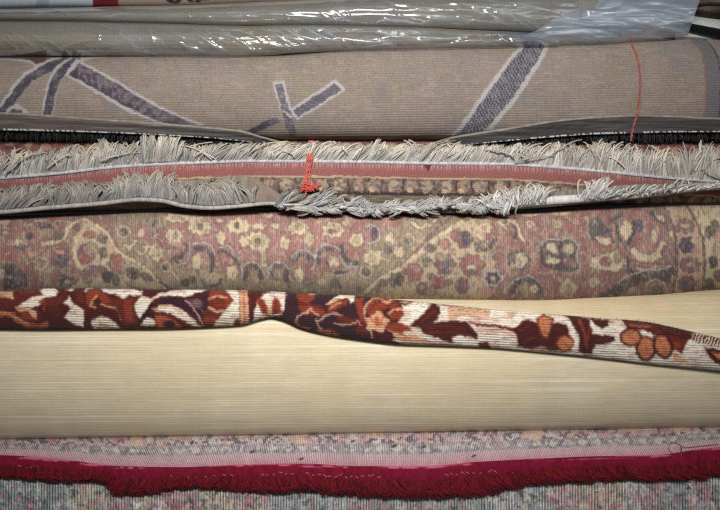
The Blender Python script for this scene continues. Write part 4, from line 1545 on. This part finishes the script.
# crimson fringe: short tangled tufts
S = 5700
x = np.sort(rng.uniform(-248, 968, S))
a, b = spl(CS, x), spl(CB, x)
f0 = rng.uniform(.40, .80, S)
y = a + (b - a) * f0
cl = fbm(x, x * 0, 12, seed=116, oct=2)
c2 = vnoise(x, x * 0, 5, seed=117)
tipy = a + (b - a) * (rng.uniform(.82, 1.0, S) - .12 * (c2 - .3))
dx = rng.normal(0, 2.2, S) + (cl - .5) * 24 + spl([(-90, 0), (200, 0), (340, 3), (420, 6), (520, 6), (620, 8), (810, 8)], x)
t = np.linspace(0, 1, 7)[None]
X = x[:, None] + dx[:, None] * t + rng.normal(0, 3, (S, 1)) * t ** 2
Y = y[:, None] + (tipy - y)[:, None] * t
bul = rng.uniform(2, 5.5, S)[:, None]
P = np.stack([X, Y, nE(X, Y) + 2.2 + bul * np.sin(t * math.pi * .85 + .25) * (.6 + .6 * c2[:, None])], -1)
col = np.array((94, 15, 30)) * rng.uniform(.72, 1.1, (S, 1)) + np.array((14, 6, 0)) * rng.uniform(0, 1, (S, 1))
tubes('fringe', M_crim, P, rng.uniform(.9, 1.5, S)[:, None] * (1 - .4 * t), col, lo, sides=4)

# loose looped thread
t = np.linspace(0, 1, 60)
pts = [(719, 444), (700, 446), (686, 447.5), (679, 444), (673, 442), (668.5, 447), (671, 452), (678, 454.5), (682, 449.5), (680.5, 446.5), (681.5, 453), (681, 462), (682, 472)]
q = np.linspace(0, 1, len(pts))
X = spl([(a, p[0]) for a, p in zip(q, pts)], t)
Y = spl([(a, p[1]) for a, p in zip(q, pts)], t)
P = np.stack([X, Y, nE(X, Y) + 2.2 + 3.5 * sstep(.78, .95, t)], -1)[None]
o = tubes('thread', M_str, P, np.full((1, 60), .28), np.array([(104, 38, 46.0)]), None, sides=5)
tag(o, 'thin dark red loose thread curled in a loop on the bottom rug', 'thread')

# ------------------------------------------------------------------ 7. plastic-wrapped rug on top
wr = thing('wrapped_rug', 'pale rolled rug sealed in shiny clear plastic, on top of the taupe roll', 'rug')
W1T = [(-90, 20), (0, 20.5), (60, 21), (120, 22.5), (180, 24), (250, 26), (300, 25), (360, 26), (430, 28), (470, 30), (520, 32), (560, 35), (620, 36), (690, 33)]
W1B = [(-90, 59), (0, 57), (100, 57), (180, 58), (235, 59), (262, 57), (300, 54), (345, 52), (400, 51.5), (470, 50), (520, 48), (560, 47.5), (600, 46), (640, 43), (676, 40), (690, 38.5)]
W2T = [(-90, 9), (0, 9), (60, 8), (120, 6.5), (180, 5.5), (240, 3), (360, -2), (520, -8), (620, -8), (700, -6)]
W2B = [(-90, 20.5), (0, 21), (60, 21.5), (120, 23), (180, 24.5), (250, 26.5), (300, 26), (360, 27), (430, 29), (520, 33), (560, 36), (620, 37), (690, 35)]
M_pale = rug_mat('pale_wrapped_weave', [(.3, .0, .1, .5), (.0, .3, .1, .5)], grain=.2, bump=.0006)
w1 = Roll(W1T, W1B, .008, .036, back=.1, x1=676, lump=.003, seed=27, du=1.1, dv=1.0, nback=20)
c = np.empty(w1.U.shape + (3,))
c[:] = (138, 129, 116)
c = c * (1 + .16 * (fbm(w1.U, w1.V, 50, seed=121)[..., None] - .5)) 
m = sstep(.55, .75, vnoise(w1.U, w1.V, 70, 200, seed=122))[..., None] * .35
c = c * (1 - m) + np.array((142, 128, 92)) * m
dk = sstep(470, 540, w1.U)[..., None]  # shadow inside the bag, painted onto the roll's right end
c = c * (1 - dk) + np.array((84, 84, 92)) * dk
w1.mesh('roll', M_pale, c, wr)
w2 = Roll(W2T, W2B, -.004, .030, back=.1, x1=684, lump=.003, seed=28, du=1.1, dv=1.0, nback=20)
c = np.empty(w2.U.shape + (3,))
c[:] = (132, 124, 110)
c = c * (1 + .16 * (fbm(w2.U, w2.V, 40, seed=123)[..., None] - .5))
dk = sstep(540, 640, w2.U)[..., None] * .6
c = c * (1 - dk) + np.array((110, 112, 120)) * dk
w2.mesh('fold', M_pale, c, wr)

# the film: loose over both rolls, gathered and several layers thick at the right end
M_film = plastic_mat()
uu = np.arange(-90, 693, 1.0)


rc = np.random.default_rng(77)


def rnd_creases(n, xa, xb, ya, yb, a):
    out = []
    for k in range(n):
        x, y, l, an = rc.uniform(xa, xb), rc.uniform(ya, yb), rc.uniform(8, 34), math.radians(rc.normal(32, 20))
        out.append((x, y, x + l * math.cos(an), y + l * math.sin(an), rc.uniform(.6, 1.1), a * rc.uniform(.5, 1.1)))
    return out


def film(name, top, bot, base, d, milk, amp, seed, x0, x1, parent, slant=0, creases=()):
    u = np.arange(x0, x1, 1.0)
    T, B = spl(top, u) + .6, spl(bot, u) + .2
    ph = np.linspace(-.05, math.pi - .42, 56)
    PH, Ug = np.meshgrid(ph, u, indexing='ij')
    Y = (T + B) / 2 - (B - T) / 2 * np.cos(PH)
    Ug = Ug + slant * (Y - 20) * sstep(x1 - 60, x1, Ug)
    if slant:
        Ug = Ug + (46 - Y) * 2.0 * sstep(x0 + 110, x0, Ug) + 9 * (vnoise(Ug * 0 + seed, Y, 9, seed=seed) - .5) * sstep(x0 + 40, x0, Ug)
    sn = np.clip(np.sin(PH), -.1, 1)
    rd = lambda a, b, s, se: 1 - np.abs(2 * fbm(Ug + a * Y * s, Y * s * b, 46, seed=se, oct=2) - 1)
    wr_ = rd(-2.2, 3.4, 1, seed) * .65 + rd(1.0, 5, 1, seed + 3) * .35
    am = amp(Ug) if callable(amp) else amp
    Nn = base + d * np.sign(sn) * np.abs(sn) ** .8 + .0025 + am * (wr_ - .4) * np.clip(sn + .3, 0, 1)
    mk = milk(Ug, Y)
    for x0_, y0_, x1_, y1_, w_, a_ in creases:
        ax, ay = x1_ - x0_, y1_ - y0_
        tt = np.clip(((Ug - x0_) * ax + (Y - y0_) * ay) / (ax * ax + ay * ay), 0, 1)
        cd = np.hypot(Ug - x0_ - tt * ax, Y - y0_ - tt * ay - 1.2 * np.sin(tt * 5 + x0_))
        env = np.sin(np.clip(tt, .05, .95) * math.pi) ** .5
        Nn = Nn + .0022 * a_ * env * np.exp(-(cd / (1.5 * w_)) ** 2)
        mk = mk + .30 * a_ * env * np.exp(-(cd / w_) ** 2)
    mk = np.clip(mk + .10 * (wr_ - .6), .0, 1)
    mk = mk * (1 - .55 * sstep(35, 45, Y)) if slant else mk
    srgb = 255 * np.where(mk <= .0031308, mk * 12.92, 1.055 * np.power(np.maximum(mk, 1e-6), 1 / 2.4) - .055)
    col = np.repeat(srgb[..., None], 3, -1)
    nv, nu = Y.shape
    return build(name, P3(Ug, Y, Nn), grid_quads(nv, nu, False), M_film, parent, col, np.stack([Ug, Y], -1))


film('plastic_film', W1T, W1B, .0105, .038, lambda u, y: .04 + .08 * sstep(.5, .8, fbm(u, y, 60, seed=131)) , lambda u: .0018 + .0042 * sstep(130, 330, u), 132, -250, 560, wr, creases=[
    (101, 22, 97, 50, .9, .8), (120, 30, 121, 36, 1.4, .9), (149, 24, 154, 44, 1.0, .8), (139, 49, 158, 57, .9, 1), (176, 40, 206, 54, 1.0, .9), (193, 33, 228, 52, 1.1, .8),
    (222, 31, 254, 50, 1.2, .8), (240, 29, 262, 41, .9, .8), (268, 32, 300, 47, 1.0, 1), (283, 28, 322, 44, 1.2, 1), (300, 27, 340, 42, 1.0, 1), (310, 26, 336, 36, 1.2, 1), (270, 45, 310, 46, .8, 1),
    (345, 40, 400, 42, 1.0, .9), (352, 46, 396, 45, .9, 1), (362, 32, 408, 36, 1.0, .8), (420, 38, 475, 36, 1.0, .8), (434, 44, 480, 41, .8, .7), (12, 30, 40, 52, 1.0, .5), (52, 50, 90, 40, 1.0, .5), (-40, 28, -20, 52, 1, .6), (-120, 50, -80, 30, 1, .6)] + rnd_creases(46, -20, 260, 22, 50, .42) + rnd_creases(34, 250, 520, 26, 44, .6))
film('plastic_film', W2T, W2B, -.001, .033, lambda u, y: .05 + .06 * sstep(.5, .8, fbm(u, y, 60, seed=133)), lambda u: .0015 + .003 * sstep(250, 400, u), 135, -250, 580, wr, creases=[
    (20, 16, 70, 10, 1.0, .4), (96, 20, 130, 12, 1.0, .5), (208, 18, 250, 24, 1.0, .5), (284, 8, 288, 20, 1.0, .5), (430, 18, 520, 25, 1.2, .7), (466, 4, 500, 10, 1.0, .7), (380, 20, 430, 25, 1.4, .9), (505, 2, 560, 12, 1.0, .6)] + rnd_creases(30, -20, 300, 6, 20, .3) + rnd_creases(26, 280, 560, 0, 28, .5))
# gathered end of the bag
GT = [(500, 6), (540, -2), (600, -8), (690, -8), (700, -7)]
GB = [(500, 46), (540, 48.5), (560, 48.5), (600, 47), (640, 44.5), (676, 41.5), (690, 38), (700, 34)]
film('plastic_film', GT, GB, .012, .044, lambda u, y: (.30 + .22 * fbm(u, y, 30, seed=137)) * sstep(500, 560, u + (y - 40) * .9) , .012, 139, 502, 694, wr, slant=-.34)
film('plastic_film', [(520, 4), (600, -6), (700, -6)], [(520, 38), (600, 39), (690, 33), (700, 30)], .018, .042, lambda u, y: .24 * sstep(520, 580, u + (y - 30) * .8), .014, 144, 526, 688, wr, slant=-.34)

# ------------------------------------------------------------------ 8. what lies on top, at the back
bkr = Roll([(-90, -40), (810, -40)], [(-90, 9.5), (0, 8.5), (60, 7), (120, 7.5), (180, 7), (240, 5), (360, 2), (690, -2), (810, -2)], -.05, .03, back=.14, lump=.002, seed=29, du=1.2, dv=1.2, nback=20, x1=900)
cv = Canvas(bkr.U, bkr.V, (164, 146, 132), warp=.6, soft=.8, seed=151)
U, V = cv.U, cv.V
cv.p((196, 206, 220), [-100, -60, 104, -60, 92, 20, -100, 20])
cv.p((168, 180, 200), [44, -60, 60, -60, 46, 20, 34, 20])
cv.p((120, 22, 36), [104, -60, 124, -60, 117, 20, 90, 20])
for (x, y, rx, ry, ro) in ((170, 0, 5, 2.4, 30), (178, 1, 4, 2, -30), (190, 0, 4, 2, 20), (198, 1, 3, 1.6, 0), (204, -1, 5, 1.6, 0)):
    cv.e((46, 40, 48), x, y, rx, ry, ro)
cv.s((72, 62, 84), 3, [215, -2, 400, -3, 560, -6])
M_back = rug_mat('pale_flat_weave', [(.4, .0, .1, .4)], grain=.15, bump=.0005)
o = bkr.mesh('rolled_rug', M_back, cv.C)
tag(o, 'pale rug with a dark red stripe, behind the plastic wrapped roll', 'rug')

# dark bound edge of a folded pale mat, and a small brown roll behind it
uu = np.arange(640, 960, 1.0)
ep = thing('folded_mat', 'pale greenish mat with a thick black bound edge beside the plastic bag end', 'mat')
YT = spl([(640, 10), (690, 15), (720, 19), (815, 30)], uu)
YB = spl([(640, 40), (690, 41), (720, 46), (815, 60)], uu)
M_mat = rug_mat('pale_green_felt', [], grain=.15, bump=.0005)
section('cloth', M_mat, [(YT, -.05), (YT + 1, -.012), (YT + 8, .002), (YT + 16, .008), (YB, .010), (YB, -.05)], uu,
        lambda a, b, n: np.full(a.shape + (3,), (186, 190, 178.0)) + (vnoise(a, b, 6, seed=161)[..., None] - .5) * 14, ep)
x = np.arange(676, 960, 1.0)
path = np.stack([x, spl([(676, 24.5), (690, 27), (720, 33.5), (814, 50)], x), np.full_like(x, .016 / UNIT)], -1)[None]
rr = spl([(676, 3.0), (690, 3.6), (720, 4.6), (814, 5)], x)[None]
M_blk = rug_mat('black_tape', [(.5, .2, .2, .6)], grain=.2, bump=.0004)
tubes('bound_edge', M_blk, path, rr, np.array([(14, 12, 14.0)]), ep, sides=12)

sb = thing('brown_roll', 'small brown patterned roll with an open end, at the top right corner', 'rug')
ub = np.arange(684, 960, 1.0)
M_br = rug_mat('brown_patterned_weave', [(.4, .2, .3, .8)], grain=.4, bump=.0006)


def smallcol(a, b, n):
    c = np.empty(a.shape + (3,))
    c[:] = (96, 78, 68)
    c += (fbm(a, b, 12, seed=171)[..., None] - .5) * 70
    return c


rows = []
for q in np.linspace(0, 2 * math.pi, 28, endpoint=False):
    rows.append((4 - 15 * math.cos(q) + .02 * (ub - 690), -.030 + .024 * math.sin(q) + 0 * ub))
section('roll', M_br, rows, ub, smallcol, sb)
q = np.linspace(0, 2 * math.pi, 60)
ring = np.stack([712 + 11 * np.cos(q) * 1.6, 8 + 4.4 * np.sin(q), -.004 / UNIT + 0 * q], -1)[None]
tubes('dark_band', M_blk, ring, np.full((1, 60), 1.5), np.array([(52, 44, 46.0)]), sb, sides=8)

# ------------------------------------------------------------------ floor the heap stands on, wall it leans against
def slab(name, verts, mat):
    o = build(name, verts, [[0, 1, 2, 3], [4, 7, 6, 5], [0, 4, 5, 1], [1, 5, 6, 2], [2, 6, 7, 3], [3, 7, 4, 0]], mat, smooth=False)
    o['kind'] = 'structure'
    return o


zf = float(P3(360, 584, .0)[2]) - .004
slab('floor', [(-3, -3, zf), (3, -3, zf), (3, 1.0, zf), (-3, 1.0, zf), (-3, -3, zf - .1), (3, -3, zf - .1), (3, 1.0, zf - .1), (-3, 1.0, zf - .1)], plain_mat('floor_screed', (120, 112, 104)))
slab('wall', [(-3, 1.0, zf - .1), (3, 1.0, zf - .1), (3, 1.0, zf + 2.6), (-3, 1.0, zf + 2.6), (-3, 1.1, zf - .1), (3, 1.1, zf - .1), (3, 1.1, zf + 2.6), (-3, 1.1, zf + 2.6)], plain_mat('wall_plaster', (150, 142, 134)))

# ------------------------------------------------------------------ light, world, camera
def area(name, loc, target, sx, sy, power, colr):
    L = bpy.data.lights.new(name, 'AREA')
    L.shape = 'RECTANGLE'
    L.size, L.size_y = sx, sy
    L.energy = power
    L.color = colr
    o = bpy.data.objects.new(name, L)
    COL.objects.link(o)
    o.location = loc
    from mathutils import Vector
    d = Vector(target) - Vector(loc)
    o.rotation_euler = d.to_track_quat('-Z', 'Y').to_euler()
    return o


lamp = area('ceiling_lamp', (-.05, -1.05, 1.62), (-.01, 0, .36), .45, .2, 7.7, (.96, .95, .93))
lamp.data.spread = math.radians(84)
area('window_light', (.9, -1.5, 1.9), (.1, 0, .6), .8, .8, 4.5, (.84, .92, 1))

w = bpy.data.worlds.new('World')
scene.world = w
w.use_nodes = True
bg = w.node_tree.nodes['Background']
bg.inputs[0].default_value = (.80, .88, 1, 1)
bg.inputs[1].default_value = .08

cam = bpy.data.cameras.new('camera')
cam.angle = HFOV
cam.sensor_fit = 'HORIZONTAL'
cam.clip_end = 100
cam.clip_start = .01
co = bpy.data.objects.new('camera', cam)
COL.objects.link(co)
co.location = CAM
co.rotation_euler = (math.radians(90) - PITCH, 0, 0)
scene.camera = co
scene.view_settings.view_transform = 'Standard'
scene.view_settings.look = 'None'
scene.view_settings.exposure = 0
scene.view_settings.gamma = 1
scene.render.engine = 'CYCLES'
scene.cycles.pixel_filter_type = 'BLACKMAN_HARRIS'
scene.cycles.filter_width = 1.75
scene.cycles.transparent_max_bounces = 16
